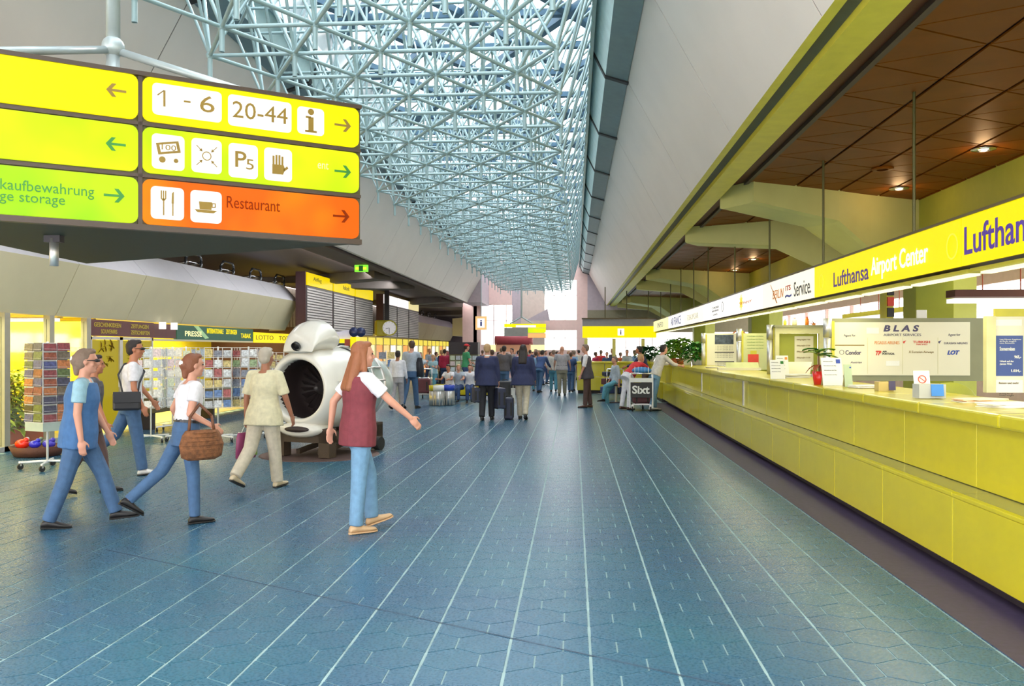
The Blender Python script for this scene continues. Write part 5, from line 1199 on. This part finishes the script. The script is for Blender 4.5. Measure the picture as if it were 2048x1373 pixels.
suitcase('suitcase', p2+Vector((0, .1, .76)), .50, .36, .16, m_navyl, 'navy bag on top of the farther cart load', .3)
suitcase('suitcase', GP(1010, 800), .5, .3, .62, m_blk, 'black suitcase standing on the floor behind the man in the navy suit')
suitcase('suitcase', GP(1022, 792), .4, .3, .45, m_navyl, 'small navy case behind the black suitcase in the crowd')
c3 = GP(846, 799); cart(c3, .2, 'luggage cart at the left beside the tall man carrying his jacket'); suitcase('travel_bag', c3+Vector((0, .05, .19)), .5, .35, .5, m_brl, 'dark brown upright bag on the left luggage cart')
# pushchair left of the bench
p = GP(864, 798)
# standing umbrella and kiosk pieces far left-centre: dark kiosk with racks
D = 36; p0 = PD(898, 745, D); r = empty('newspaper_kiosk', (p0.x, p0.y, 0), label='dark kiosk with pale magazine shelves behind the person in red', cat='kiosk'); MB().box(0, 1.2, 0, .8, 1.45, 1.95).build('dark_header', m_dark, r); MB().box(0, 1.2, .1, .8, 0, 1.45).build('body', m_part, r)
for k in range(4):
    for j in range(5): MB().box(.05+j*.23, .24+j*.23, .04, .1, .5+k*.24, .68+k*.24).build('magazine', cards_p[(k+j) % 6], r)
# ================================================================== PEOPLE
m_eye = M('eye_dark', (.03,.02,.02), .2); m_lip = M('lip', (.40,.12,.10), .5)
SK = {'fair': M('skin_fair', (.60,.29,.20), .5, var=.04), 'tan': M('skin_tan', (.46,.18,.095), .5, var=.04), 'dark': M('skin_olive', (.34,.14,.08), .5, var=.04)}
def cm(c, rough=.8):
    n = 'cloth_%03d_%03d_%03d' % tuple(int(v*500) for v in c); return M(n, c, rough, var=.14, scale=18, bump=.25)
def person(px, fy, hy, head, label, top, legs, hair, **k):
    """px, fy: pixel of the standing foot; hy: pixel row of the crown; head: heading in degrees, 0 = away from the camera, 90 = to the right"""
    base = GP(px, fy); D = depth(base); ht = k.get('ht') or (fy-hy)/F*D
    if k.get('at') is not None: base = Vector(k['at'])
    root = empty('person', base, -radians(head), label=label, cat='person')
    g = k.get; s = ht/1.72; near = D < 11 or g('near'); mid = D < 24
    vb = .0085 if near else (.013 if mid else .018); vg = .011 if near else (.015 if mid else .02)
    lean = radians(g('lean', 3)); LL = g('lleg', (8, 6)); RL = g('rleg', (-8, 10)); LA = g('larm', (-10, 8, 12)); RA = g('rarm', (10, 8, 12))
    sk = SK[g('skin', 'fair')]; fat = g('fat', 1.0); sit = g('sit')
    def legpts(sd, th, kn):
        th, kn = radians(th), radians(kn); hip = Vector((sd*.088*s, 0, -.03*s)); kne = hip+.43*s*Vector((0, sin(th), -cos(th))); ank = kne+.41*s*Vector((0, sin(th-kn), -cos(th-kn))); return hip, kne, ank, th-kn
    Lg = legpts(-1, *LL[:2]); Rg = legpts(1, *RL[:2])
    low = min(Lg[2].z, Rg[2].z)-.075*s; pz = -low if sit is None else sit+.09*s
    P = Vector((0, 0, pz)); sp = Vector((0, sin(lean), cos(lean))); lat = Vector((1, 0, 0)); fr_ = sp.cross(lat)*-1
    if fr_.y < 0: fr_ = -fr_
    tw = radians(g('twist', 0)); latS = Vector((cos(tw), sin(tw), 0)); 
    neck = P+sp*.50*s; hd = neck+(sp*.5+Vector((0,0,.5))).normalized()*.155*s+fr_*.02*s
    def armpts(sd, a, ab, e):
        a, ab, e = radians(a), radians(ab), radians(e); sh = neck-sp*.055*s+latS*sd*.172*s*fat
        d1 = Vector((sd*sin(ab), sin(a)*cos(ab), -cos(a)*cos(ab))); el = sh+d1*.275*s
        a2 = a+e; d2 = Vector((sd*sin(ab)*.4, sin(a2), -cos(a2))).normalized(); wr = el+d2*.245*s; return sh, el, wr, d2
    La = armpts(-1, *LA); Ra = armpts(1, *RA)
    def torso(b, inf, t0=-.07, t1=.5, flare=0):
        R = []
        for t, rx, ry in ((-.16, .165, .118), (-.07, .165, .118), (0, .168, .12), (.10, .150, .108), (.20, .140, .10), (.31, .158, .112), (.41, .168, .105), (.465, .13, .085), (.50, .075, .065)):
            if t < t0-.001 or t > t1+.001: continue
            w_ = (t-0)/.5; l_ = lat.lerp(latS, max(0, min(1, w_))); f_ = fat if t < .35 else 1
            e = inf+(flare*max(0, .15-t)/.2 if t < .15 else 0)
            R.append((P+sp*t*s, l_*(rx*s*f_+e), fr_*(ry*s*f_+e)))
        b.loft(R, 18)
    def shoulders(b, inf):
        for A in (La, Ra): b.cap(neck-sp*.06*s, A[0], .062*s+inf, .052*s+inf)
    def hand(b, A, sd):
        sh, el, wr, d = A; d = (d+Vector((0, 0, -.15))).normalized(); side = Vector((0, 1, 0)) if abs(d.y) < .9 else Vector((0,0,1)); side = (side-d*side.dot(d)).normalized(); nr = d.cross(side)*sd
        if nr.x*sd > 0: nr = -nr
        R = Matrix((side, nr, d)).transposed(); pc = wr+d*.045*s; b.ell(pc, (.040*s, .017*s, .052*s), 12, 8, R)
        fr2 = max(.0088*s, vb*.62)
        for i, L in enumerate((.036, .042, .040, .031)):
            o = wr+d*.085*s+side*(.027-.018*i)*s; m1 = o+(d*.9+nr*.22).normalized()*L*s; m2 = m1+(d*.6+nr*.75).normalized()*L*.9*s; b.cap(o-d*.02*s, m1, fr2, fr2*.95, 6); b.cap(m1, m2, fr2*.95, fr2*.85, 6)
        t0 = wr+d*.02*s+side*.030*s; t1 = t0+(d*.7+side*.65+nr*.15).normalized()*.04*s; t2 = t1+(d*.95+nr*.3).normalized()*.03*s; b.cap(t0, t1, fr2*1.15, fr2*1.05, 6); b.cap(t1, t2, fr2*1.05, fr2*.9, 6)
    # head frame
    ht_ = radians(g('turn', 0)); nod = radians(g('nod', 0)); RH = Matrix.Rotation(-ht_, 3, 'Z') @ Matrix.Rotation(-nod, 3, 'X')
    def hp(x, y, z): return hd+RH @ (Vector((x, y, z))*s)
    b = MB(); torso(b, -.004); shoulders(b, -.004)
    b.cap(neck-sp*.05*s, hp(0, -.015, -.03), .055*s, .050*s)
    b.ell(hp(0, -.008, .035), (.074*s, .094*s, .092*s), 18, 12, RH); b.ell(hp(0, .018, -.030), (.058*s, .070*s, .080*s), 16, 10, RH); b.ell(hp(0, .058, -.078), (.030*s, .028*s, .026*s), 10, 6, RH)
    b.cap(hp(0, .083, .022), hp(0, .104, -.014), .010*s, .015*s, 8)
    for sd in (-1, 1): b.ell(hp(sd*.074, -.004, .004), (.010*s, .020*s, .031*s), 8, 6, RH); b.ell(hp(sd*.042, .055, -.02), (.024*s, .022*s, .022*s), 8, 6, RH)
    b.cap(hp(-.022, .078, -.045), hp(.022, .078, -.045), .012*s, .012*s, 6)
    b.cap(hp(-.032, .082, .036), hp(.032, .082, .036), .011*s, .011*s, 6)
    for sd, A in ((-1, La), (1, Ra)):
        b.cap(A[0], A[1], .047*s, .037*s); b.cap(A[1], A[2], .038*s, .025*s); hand(b, A, sd)
    for G in (Lg, Rg):
        h_, kn_, an, sa_ = [G[0]+P, G[1]+P, G[2]+P, G[3]]; b.cap(h_, kn_, .076*s*fat, .045*s); cv = kn_.lerp(an, .36)+Vector((0, -.004*s, 0)); b.cap(kn_, cv, .045*s, .046*s); b.cap(cv, an, .046*s, .032*s)
        G2 = an
    bd = b.build('body', sk, root); remesh(bd, vb, 3)
    # shoes and feet
    def foot(G, fp_):
        an = G[2]+P; pt = radians(fp_); f = Vector((0, cos(pt), sin(pt))); u = Vector((0, -sin(pt), cos(pt))); X_ = Vector((1,0,0)); rr = []
        base_ = an-u*.075*s
        for t, w_, h_ in ((-.062, .026, .030), (-.05, .034, .055), (0, .036, .075), (.05, .039, .058), (.10, .046, .042), (.15, .045, .032), (.185, .034, .026), (.20, .016, .014)):
            rr.append((base_+f*t*s+u*(h_*.5+.018)*s, X_*w_*s, u*h_*.55*s))
        o = MB().loft(rr, 12).build('shoe', g('shoe', m_black), root, True); o2 = MB().loft([(base_+f*t*s+u*.010*s, X_*w_*s, u*.011*s) for t, w_ in ((-.066, .02), (-.055, .036), (0, .036), (.1, .047), (.17, .044), (.205, .02))], 10).build('sole', g('sole', m_rubber), o)
    if sit is None or g('feet'): foot(Lg, LL[2] if len(LL) > 2 else 0); foot(Rg, RL[2] if len(RL) > 2 else 0)
    # trousers
    if legs is not None:
        lo = g('loose', .012); b = MB(); torso(b, .010, -.16, .11)
        R = [(P+sp*-.16*s, lat*.14*s, fr_*.10*s), (P+sp*.0*s, lat*(.172*s*fat+.008), fr_*(.124*s*fat+.008)), (P+sp*.11*s, lat*(.152*s*fat+.010), fr_*(.11*s*fat+.010))]
        for G in (Lg, Rg):
            h_, kn_, an = G[0]+P, G[1]+P, G[2]+P; cut = g('cut', 1.0); e = kn_.lerp(an, cut)
            b.cap(h_, kn_, .090*s*fat+lo*.5, .062*s+lo); b.tube(kn_, e, .061*s+lo, (.050 if cut > .9 else .058)*s+lo*1.1, 14)
        o = b.build('trousers', legs, root); remesh(o, vg, 3)
    # shirt
    sl = g('sleeve', .55); tb_ = g('hem', -.07); b = MB(); torso(b, .018, tb_, .465, g('flare', .01)); shoulders(b, .014)
    for A in (La, Ra):
        a_, e_, w_ = A[0], A[1], A[2]
        if sl <= 1: b.ell(a_, (.064*s,)*3, 12, 8); b.tube(a_, a_.lerp(e_, sl), .064*s, .066*s if sl < .9 else .056*s, 14)
        else: b.cap(a_, e_, .066*s, .056*s); b.tube(e_, e_.lerp(w_, min(.97, sl-1)), .056*s, .042*s, 14)
    o = b.build(g('topname', 'shirt'), top, root); remesh(o, vg, 3)
    if g('vest'):
        b = MB(); torso(b, .034, g('vhem', -.16), .465, g('vflare', .03)); 
        for A in (La, Ra): b.cap(neck-sp*.055*s, neck.lerp(A[0], .72)-sp*.045*s, .066*s, .072*s)
        o = b.build('vest', g('vest'), root); remesh(o, vg, 3)
    if g('collar'): b = MB(); b.tube(neck-sp*.02*s, neck+sp*.03*s, .062*s, .060*s, 14); b.build('collar', g('collar'), root, True)
    # hair
    hs_ = g('hairstyle', 'short')
    if hs_ != 'none':
        b = MB(); b.ell(hp(0, -.026, .046), (.083*s, .092*s, .092*s), 18, 12, RH); b.ell(hp(0, -.045, .0), (.074*s, .068*s, .075*s), 14, 10, RH); b.ell(hp(0, .035, .105), (.060*s, .045*s, .030*s), 12, 8, RH)
        if hs_ == 'long':
            for x in (-.045, 0, .045): b.cap(hp(x, -.055, .0), P+sp*.36*s+fr_*-.125*s+lat*x*1.3*s, .052*s, .040*s)
            for sd in (-1, 1): b.cap(hp(sd*.066, -.01, .03), hp(sd*.080, -.01, -.13), .026*s, .030*s)
        if hs_ == 'bob':
            for sd in (-1, 0, 1): b.cap(hp(sd*.05, -.04, .0), hp(sd*.06, -.05, -.09), .05*s, .042*s)
        if hs_ == 'updo': b.ell(hp(0, -.10, .02), (.06*s, .05*s, .06*s), 12, 8, RH); b.cap(hp(0, -.09, .0), hp(0, -.09, -.10), .045*s, .03*s)
        o = b.build('hair', hair, root); remesh(o, vg, 2)
    if mid:
        for sd in (-1, 1): b = MB(); b.ell(hp(sd*.030, .080, .018), (.012*s, .008*s, .008*s), 8, 6, RH); b.build('eye', m_eye, root, True)
        b = MB(); b.ell(hp(0, .086, -.046), (.022*s, .008*s, .006*s), 8, 5, RH); b.build('mouth', m_lip, root, True)
    if g('glasses'):
        b = MB(); 
        for sd in (-1, 1): b.cap(hp(sd*.02, .098, .018), hp(sd*.05, .088, .018), .016*s, .016*s, 8); b.tube(hp(sd*.06, .08, .02), hp(sd*.078, -.01, .02), .004, n=5)
        b.build('glasses', m_black, root, True)
    if g('scrunchie'): b = MB(); b.ell(hp(0, -.115, .03), (.05*s, .035*s, .038*s), 12, 8, RH); b.build('hair_clip', m_paper, root, True)
    if g('belt'): 
        b = MB(); b.loft([(P+sp*.085*s, lat*(.156*s*fat+.016), fr_*(.112*s*fat+.016)), (P+sp*.115*s, lat*(.152*s*fat+.017), fr_*(.109*s*fat+.017))], 20); b.build('belt', m_blk, root)
    if g('capc'): b = MB(); b.ell(hp(0, -.01, .08), (.09*s, .10*s, .065*s), 14, 8, RH); b.cap(hp(-.04, .10, .07), hp(.04, .10, .07), .02*s, .02*s, 8); b.build('cap', g('capc'), root, True)
    M4 = Matrix.Translation(base) @ Matrix.Rotation(-radians(head), 4, 'Z')
    root['_j'] = 0; del root['_j']
    return {'root': root, 'lh': M4 @ (La[2]+La[3]*.09*s), 'rh': M4 @ (Ra[2]+Ra[3]*.09*s), 'ls': M4 @ La[0], 'rs': M4 @ Ra[0], 'neck': M4 @ neck, 'p': M4 @ P, 'M': M4, 's': s}
c_blue = cm((.055,.15,.34)); c_dkblue = cm((.035,.07,.19)); c_light = cm((.30,.50,.60)); c_white = cm((.74,.72,.76)); c_cream = cm((.62,.57,.38)); c_khaki = cm((.55,.49,.38))
c_maroon = cm((.19,.032,.045)); c_jean = cm((.15,.29,.45)); c_jean2 = cm((.055,.12,.24)); c_navy = cm((.022,.028,.085)); c_blk = cm((.018,.018,.025)); c_grey = cm((.34,.32,.34)); c_dgrey = cm((.09,.08,.09)); c_brown = cm((.10,.055,.05))
c_red = cm((.62,.03,.035)); c_crim = cm((.42,.02,.07)); c_green = cm((.06,.33,.15)); c_orange = cm((.60,.12,.03)); c_stripe = cm((.50,.16,.16)); c_denim = cm((.20,.34,.55)); c_plaid = cm((.40,.45,.52)); c_print = cm((.58,.54,.48)); c_teal = cm((.10,.30,.40))
h_grey = M('hair_grey_brown', (.22,.15,.11), .7, bump=.4); h_dark = M('hair_dark', (.022,.014,.012), .6, bump=.4); h_auburn = M('hair_auburn', (.22,.075,.035), .6, bump=.4); h_white = M('hair_grey', (.42,.37,.30), .7, bump=.4); h_ginger = M('hair_ginger_brown', (.30,.105,.045), .6, bump=.5); h_blond = M('hair_blond', (.48,.30,.15), .7, bump=.4); h_brown = M('hair_brown', (.08,.04,.025), .6, bump=.4)
shoe_w = M('white_leather_shoe', (.70,.68,.64), .5); shoe_t = M('tan_suede', (.55,.36,.20), .8); shoe_c = M('cream_shoe', (.60,.50,.34), .7); shoe_b = M('brown_shoe', (.10,.04,.025), .5)
# --- foreground walkers
A = person(158, 1052, 690, 68, 'woman in a long blue denim vest over a pale blue T-shirt, walking right', c_light, c_jean2, h_grey, lleg=(26, 8, 5), rleg=(-14, 6, -4), larm=(14, 6, 14), rarm=(-4, 8, 12), vest=c_blue, hairstyle='updo', scrunchie=True, glasses=True, sleeve=.62, hem=-.10, vhem=-.16, vflare=.004, lean=5, fat=1.12, skin='fair', ht=1.71)
person(182, 988, 712, 60, 'person in dark brown trousers mostly hidden behind the woman in the blue denim vest', c_dgrey, c_brown, h_dark, lleg=(16, 10, 0), rleg=(-18, 12, -12), shoe=m_black, skin='tan', ht=1.62)
T = person(262, 951, 682, 62, 'man in a white T-shirt and jeans with a black shoulder bag, walking right', c_white, c_jean2, h_dark, lleg=(-26, 26, -30), rleg=(10, 2, 4), larm=(18, 6, 20), rarm=(2, 8, 22), shoe=shoe_w, sleeve=.68, hem=-.12, glasses=True, turn=12, skin='tan', loose=.016, ht=1.80)
Wm = person(372, 1047, 709, 48, 'woman in a white T-shirt and tight jeans carrying a brown wicker bag', c_white, c_jean2, h_auburn, lleg=(-30, 20, -32), rleg=(6, 4, 0), larm=(-20, 24, 50), rarm=(-16, 10, 75), shoe=m_black, sleeve=.55, hem=.02, hairstyle='updo', scrunchie=True, belt=True, lean=6, loose=.004, ht=1.63)
Cm = person(528, 978, 698, 16, 'grey haired man in a cream short sleeved shirt and cream trousers seen from behind', c_cream, c_khaki, h_white, lleg=(-20, 24, -24), rleg=(12, 4, 3), larm=(-6, 12, 10), rarm=(10, 14, 12), shoe=shoe_c, sleeve=.88, hem=-.16, flare=.035, fat=1.12, skin='dark', loose=.020, ht=1.70)
Mv = person(716, 1064, 684, 52, 'long haired woman in a maroon vest and light jeans', c_white, c_jean, h_ginger, lleg=(20, 16, 14), rleg=(-4, 0, 0), larm=(-34, 20, 30), rarm=(42, 16, 8), shoe=shoe_t, sole=shoe_t, sleeve=.66, vest=c_maroon, hairstyle='long', vhem=-.16, vflare=.002, hem=-.10, turn=10, ht=1.74, fat=1.05)
# bags of the foreground walkers
def strap(name, pts, m, label, cat): pass
r = empty('shoulder_bag', T['p'], -radians(62), label='black leather shoulder bag hanging at the hip of the man in the white T-shirt', cat='bag')
s = T['s']; r.location = T['M'] @ Vector((.235, -.05, T['M'].inverted() .__matmul__(T['p']).z+.02))
b = MB(); b.box(-.05, .05, -.17, .17, -.12, .12); b.build('bag_body', m_blk, r, bevel=.03); b = MB(); b.box(.045, .062, -.165, .165, -.02, .125); b.build('flap', m_blk, r, bevel=.006)
inv = r.matrix_basis.inverted(); pl = [inv @ T['M'] @ Vector(v) for v in ((.235*1, .08, T['p'].z+.12), (.21, .10, T['p'].z+.25), (.05, .165, T['p'].z+.40), (-.13, .05, T['p'].z+.52), (-.12, -.08, T['p'].z+.50), (.06, -.155, T['p'].z+.36), (.21, -.12, T['p'].z+.22), (.235, -.10, T['p'].z+.12))]
MB().path(pl, .012, 6).build('strap', m_blk, r, True)
def wpt(D_, px, py): return PD(px, py, D_)
hb = Wm['rh']; r = empty('wicker_bag', Wm['M'] @ Vector((.27, .06, Wm['p'].z-.10)), -radians(48), label='large rounded brown wicker handbag at the hip of the woman in white', cat='bag')
m_wick = M('brown_wicker', (.22,.085,.03), .7, var=.5, scale=25, bump=.8)
MB().loft([((0,0,-.16), (.04,0,0), (0,.13,0)), ((0,0,-.13), (.07,0,0), (0,.19,0)), ((0,0,-.02), (.08,0,0), (0,.21,0)), ((0,0,.08), (.065,0,0), (0,.18,0)), ((0,0,.12), (.05,0,0), (0,.15,0))], 20).build('bag_body', m_wick, r, True)
for k in range(7): z = -.13+k*.038; rr = .20-.9*abs(z+.02)*.6; MB().loft([((0,0,z-.006), (.083-.1*abs(z+.02),0,0), (0,rr+.012,0)), ((0,0,z+.006), (.083-.1*abs(z+.02),0,0), (0,rr+.012,0))], 24).build('weave_band', m_wick, r, True)
MB().path([(0,-.12,.10), (-.02,-.10,.25), (-.06,0,.36), (-.02,.10,.25), (0,.12,.10)], .014, 8).build('handle', M('brown_strap', (.14,.05,.02), .6), r, True)
r = empty('shopping_bag', Cm['lh']-Vector((0,0,.02)), -radians(30), label='purple and green plastic shopping bag in the left hand of the man in cream', cat='bag')
b = MB(); b.loft([((0,0,-.40), (.02,0,0), (0,.13,0)), ((0,0,-.38), (.05,0,0), (0,.15,0)), ((0,0,-.15), (.045,0,0), (0,.14,0)), ((0,0,-.08), (.02,0,0), (0,.12,0))], 14); b.build('bag_body', M('plum_plastic', (.26,.04,.12), .4), r, True)
b = MB(); b.box(-.056, -.02, .02, .13, -.36, -.10); b.box(.02, .054, .02, .13, -.36, -.10); b.build('green_print', M('green_plastic', (.20,.34,.05), .4), r, bevel=.004); MB().path([(0,-.07,-.09), (0,-.03,-.02), (0,0,.01), (0,.03,-.02), (0,.07,-.09)], .006, 6).build('handle', M('pale_handle', (.6,.68,.62), .5), r, True)
# --- middle distance
person(795, 820, 702, 8, 'boyish man in a white long sleeved shirt and grey trousers walking away, left of centre', c_white, c_grey, h_dark, lleg=(-16, 20, -20), rleg=(10, 4), sleeve=1.9, hem=-.04, loose=.02, shoe=m_black, skin='dark', ht=1.63)
Tj = person(822, 818, 682, 12, 'tall man in a grey shirt and blue jeans with a dark jacket over his arm', c_plaid, c_jean2, h_brown, lleg=(-14, 18, -16), rleg=(12, 2), rarm=(30, 12, 70), sleeve=1.8, hem=-.05, shoe=m_black, turn=-30, ht=1.92)
r = empty('jacket', Tj['M'] @ Vector((.22, .1, Tj['p'].z+.18)), -.2, label='dark jacket draped over the arm of the tall man', cat='jacket'); MB().loft([((0,0,-.32), (.10,0,0), (0,.16,0)), ((0,0,-.1), (.11,0,0), (0,.15,0)), ((-.02,0,.2), (.09,0,0), (0,.11,0)), ((-.04,0,.30), (.05,0,0), (0,.06,0))], 14).build('cloth', c_blk, r, True)
MB().loft([((.03,-.13,-.30), (.05,0,0), (0,.05,0)), ((.0,-.12,.1), (.05,0,0), (0,.05,0))], 10).build('sleeve', c_blk, r, True)
person(840, 788, 705, 150, 'woman with light brown hair in a printed top beside the left luggage cart', c_print, c_teal, h_grey, larm=(20, 8, 70), rarm=(20, 8, 60), hairstyle='bob', sleeve=.6)
person(867, 788, 710, 200, 'blond woman in a pale top and turquoise jeans, right of the left luggage cart', c_light, c_teal, h_blond, larm=(24, 8, 80), rarm=(20, 8, 60), hairstyle='bob', sleeve=.6, nod=20)
person(889, 776, 699, 350, 'person in a crimson shirt seen from behind, beyond the seated travellers', c_crim, c_dkblue, h_dark, sleeve=1.7, hem=-.1)
person(931, 783, 689, 60, 'man in a green shirt with a red cap behind the seated travellers', c_green, c_dkblue, h_dark, sleeve=.7, capc=c_red, larm=(20, 8, 50))
person(917, 776, 702, 330, 'person in an orange top half hidden by the man in green', c_orange, c_blk, h_brown, sleeve=.7)
bp_ = GP(920, 800)
for i, (px, hy_, top_, hair_, lb, sk_) in enumerate(((900, 729, c_white, h_dark, 'seated youth in white leaning on the bench, leftmost of three', 'tan'), (919, 732, c_plaid, h_blond, 'seated blond child in the middle of the bench', 'fair'), (940, 734, c_white, h_brown, 'seated child with brown hair on the bench, rightmost of three', 'fair'))):
    q = PD(px, 0, 26.9+.1*i); person(px, 800, hy_, 205-15*i, lb, top_, c_dkblue, hair_, at=(q.x, q.y, 0), ht=1.45+.0*i, sit=.47, lleg=(80, 78, 0), rleg=(76, 80, 0), feet=True, larm=(40, 14, 50), rarm=(35, 12, 60), skin=sk_, nod=10, lean=10)
S1 = person(974, 841, 697, 2, 'fair haired man in a dark navy suit carrying a case in each hand', c_navy, c_blk, h_blond, lleg=(-8, 12, -6), rleg=(10, 2), larm=(2, 9, 3), rarm=(0, 10, 4), sleeve=1.95, hem=-.16, flare=.05, topname='jacket', collar=m_paper, fat=1.12, loose=.018, ht=1.80)
def carried(hnd, w_, d_, h_, m, label, rz=0):
    return suitcase('suitcase', hnd-Vector((0, 0, h_+.045)), w_, d_, h_, m, label, rz)
carried(S1['lh'], .14, .42, .36, m_navyl, 'navy briefcase in the left hand of the man in the suit', 0.3)
carried(S1['rh'], .20, .52, .50, m_navyl, 'larger navy case in the right hand of the man in the suit', 0.35)
suitcase('suitcase', S1['rh']+Vector((.22, .25, -S1['rh'].z)), .22, .4, .52, m_navyl, 'second upright navy case directly right of the man in the suit')
S2 = person(1046, 839, 692, 4, 'dark haired woman in a long navy jacket carrying a white bag', c_navy, c_khaki, h_dark, lleg=(8, 0), rleg=(-12, 16, -16), sleeve=1.9, hem=-.16, flare=.07, topname='jacket', hairstyle='long', fat=1.12, loose=.012, larm=(6, 8, 12), rarm=(-4, 12, 10), skin='dark', ht=1.78)
r = empty('paper_carrier_bag', S2['lh']-Vector((0,0,.02)), .1, label='white carrier bag held by the woman in the navy jacket', cat='bag'); MB().box(-.05, .05, -.14, .14, -.42, -.07).build('bag_body', m_paper, r, bevel=.01); MB().path([(0,-.06,-.075), (0,-.03,-.01), (0,.03,-.01), (0,.06,-.075)], .006, 6).build('handle', m_paper, r)
person(1008, 796, 692, 5, 'person in a black jacket with a brown band and blue jeans, behind the suited man', c_dgrey, c_jean2, h_dark, sleeve=1.9, hem=-.1, topname='jacket', fat=1.1)
person(985, 792, 700, 330, 'person in a red and yellow striped sweater behind the suited man', c_stripe, c_dkblue, h_brown, sleeve=1.9, hem=-.1)
person(1079, 786, 702, 20, 'bending man in a blue jacket, left of the central crowd', c_dkblue, c_jean2, h_dark, sleeve=1.9, hem=-.1, lean=32, larm=(40, 8, 20), rarm=(35, 8, 20), topname='jacket', ht=1.72)
person(1072, 783, 703, 350, 'person in a denim jacket left of the bending man', c_denim, c_teal, h_brown, sleeve=1.9)
person(1107, 784, 700, 355, 'person in a pale grey jacket with turquoise trousers, centre of the crowd', c_print, c_teal, h_grey, sleeve=1.9, topname='jacket')
person(1124, 792, 698, 2, 'bald man in a grey T-shirt and olive trousers seen from behind', c_grey, cm((.25,.23,.17)), h_white, sleeve=.6, belt=True, hairstyle='none', lleg=(-6, 8, -8), rleg=(8, 2), fat=1.12, larm=(10, 14, 40), rarm=(10, 14, 40), ht=1.78)
person(1142, 785, 705, 10, 'person in dark blue overalls right of the bald man', c_dkblue, c_jean2, h_brown, sleeve=.7)
person(1153, 782, 700, 300, 'person in a light denim shirt at the right end of the crowd', c_denim, c_khaki, h_grey, sleeve=1.9, lean=14)
person(1174, 816, 696, 275, 'man in a dark open jacket and brown trousers standing with hands in pockets', c_white, c_brown, h_grey, sleeve=1.0, hem=-.05, vest=cm((.07,.06,.075)), lleg=(3, 0), rleg=(-4, 4), larm=(10, 8, 10), rarm=(-8, 8, 20), shoe=shoe_b, ht=1.80, vflare=.03)
person(1311, 822, 702, 62, 'man in a printed shirt and jeans leaning forward on the counter end', c_print, c_jean, h_dark, lean=24, sleeve=1.5, lleg=(2, 0), rleg=(-10, 6), larm=(55, 8, 30), rarm=(50, 8, 30), shoe=shoe_w, hem=-.12, turn=0, ht=1.84)
person(1257, 820, 712, 55, 'person in a red top and white trousers bending over the nearer cart', c_red, cm((.70,.68,.72)), h_blond, lean=48, sleeve=.8, lleg=(-12, 0), rleg=(-4, 0), larm=(60, 8, 20), rarm=(55, 8, 20), hem=-.02, fat=1.15, shoe=shoe_b, ht=1.72)
person(1292, 806, 702, 290, 'dark haired man in a dark blue jacket behind the nearer cart', c_navy, c_brown, h_dark, lean=20, sleeve=1.9, larm=(35, 8, 40), rarm=(30, 8, 40), topname='jacket', skin='tan', ht=1.80)
q = PD(1232, 0, 27); person(1232, 800, 712, 250, 'person in a pale checked shirt seated behind the loaded cart', c_plaid, c_teal, h_grey, at=(q.x, q.y, 0), ht=1.66, sit=.60, lleg=(70, 60, 0), rleg=(40, 40, 0), feet=True, sleeve=1.5)
r = empty('stool', (q.x, q.y, 0), label='grey stool under the person in the checked shirt', cat='stool'); MB().tube((0,0,.53), (0,0,.60), .2, n=18).build('seat', m_dark, r, True); MB().tube((0,0,0), (0,0,.53), .04).build('stem', m_steel, r); MB().tube((0,0,0), (0,0,.03), .2, n=18).build('foot', m_dark, r)
# --- far crowd: copies of a few far figures with their own clothes
m_far = [c_navy, c_crim, c_plaid, c_white, c_dgrey, c_green, c_red, c_denim, c_print, c_orange, c_grey, c_dkblue]
far_names = ['navy', 'crimson', 'pale check', 'white', 'charcoal', 'green', 'red', 'denim blue', 'beige print', 'orange', 'mid grey', 'dark blue']
protoA = person(1060, 765, 700, 10, 'far standing figure in a navy top, left of the central crowd', c_navy, c_dkblue, h_brown, sleeve=1.5)['root']
protoB = person(1030, 762, 702, 200, 'far figure in a crimson top facing the camera, centre left', c_crim, c_blk, h_dark, sleeve=.7)['root']
flush_remesh()
def recolor(root, top_, legs_, hair_):
    for c in root.children:
        m = {'shirt': top_, 'trousers': legs_, 'hair': hair_}.get(c.name.split('.')[0])
        if m: c.material_slots[0].link = 'OBJECT'; c.material_slots[0].material = m
spots = []; random.seed(11)
px_ = 858
while px_ < 1168: spots.append((px_, random.randint(760, 772))); px_ += random.randint(7, 13)
spots += [(1190, 748), (1202, 752), (1214, 752), (1226, 752), (1240, 752), (1254, 752), (1268, 750)]
marks = [(870, 'beside the blond woman'), (900, 'behind the person in crimson'), (930, 'behind the seated travellers'), (950, 'behind the man in green'), (985, 'behind the suited man'), (1010, 'behind the black jacket'), (1030, 'between the suited man and the woman in navy'), (1060, 'behind the woman in navy'), (1090, 'above the bending man'), (1112, 'behind the pale grey jacket'), (1135, 'behind the bald man'), (1170, 'by the right end window'), (1300, 'behind the cross counter')]
def where(px): return [m for x, m in marks if px <= x][0]
random.seed(5)
for i, (px, py) in enumerate(spots):
    src = (protoA, protoB)[i % 2]; c = copy_tree(src); g_ = GP(px, py)
    if px > 1180: pass
    if px > 1180: g_ = PD(px, 0, 38.5+.7*(i % 3)); g_.z = 0
    c.location = g_; c.rotation_euler.z = random.uniform(0, 6.28); k = random.uniform(.94, 1.06); c.scale = (k, k, k)
    j = (i*5+2) % 12; recolor(c, m_far[j], random.choice([c_dkblue, c_blk, c_khaki, c_jean2]), random.choice([h_dark, h_brown, h_grey, h_blond]))
    c['label'] = 'distant traveller in a %s top, %s' % (far_names[j], where(px)); c['category'] = 'person'
flush_texts()
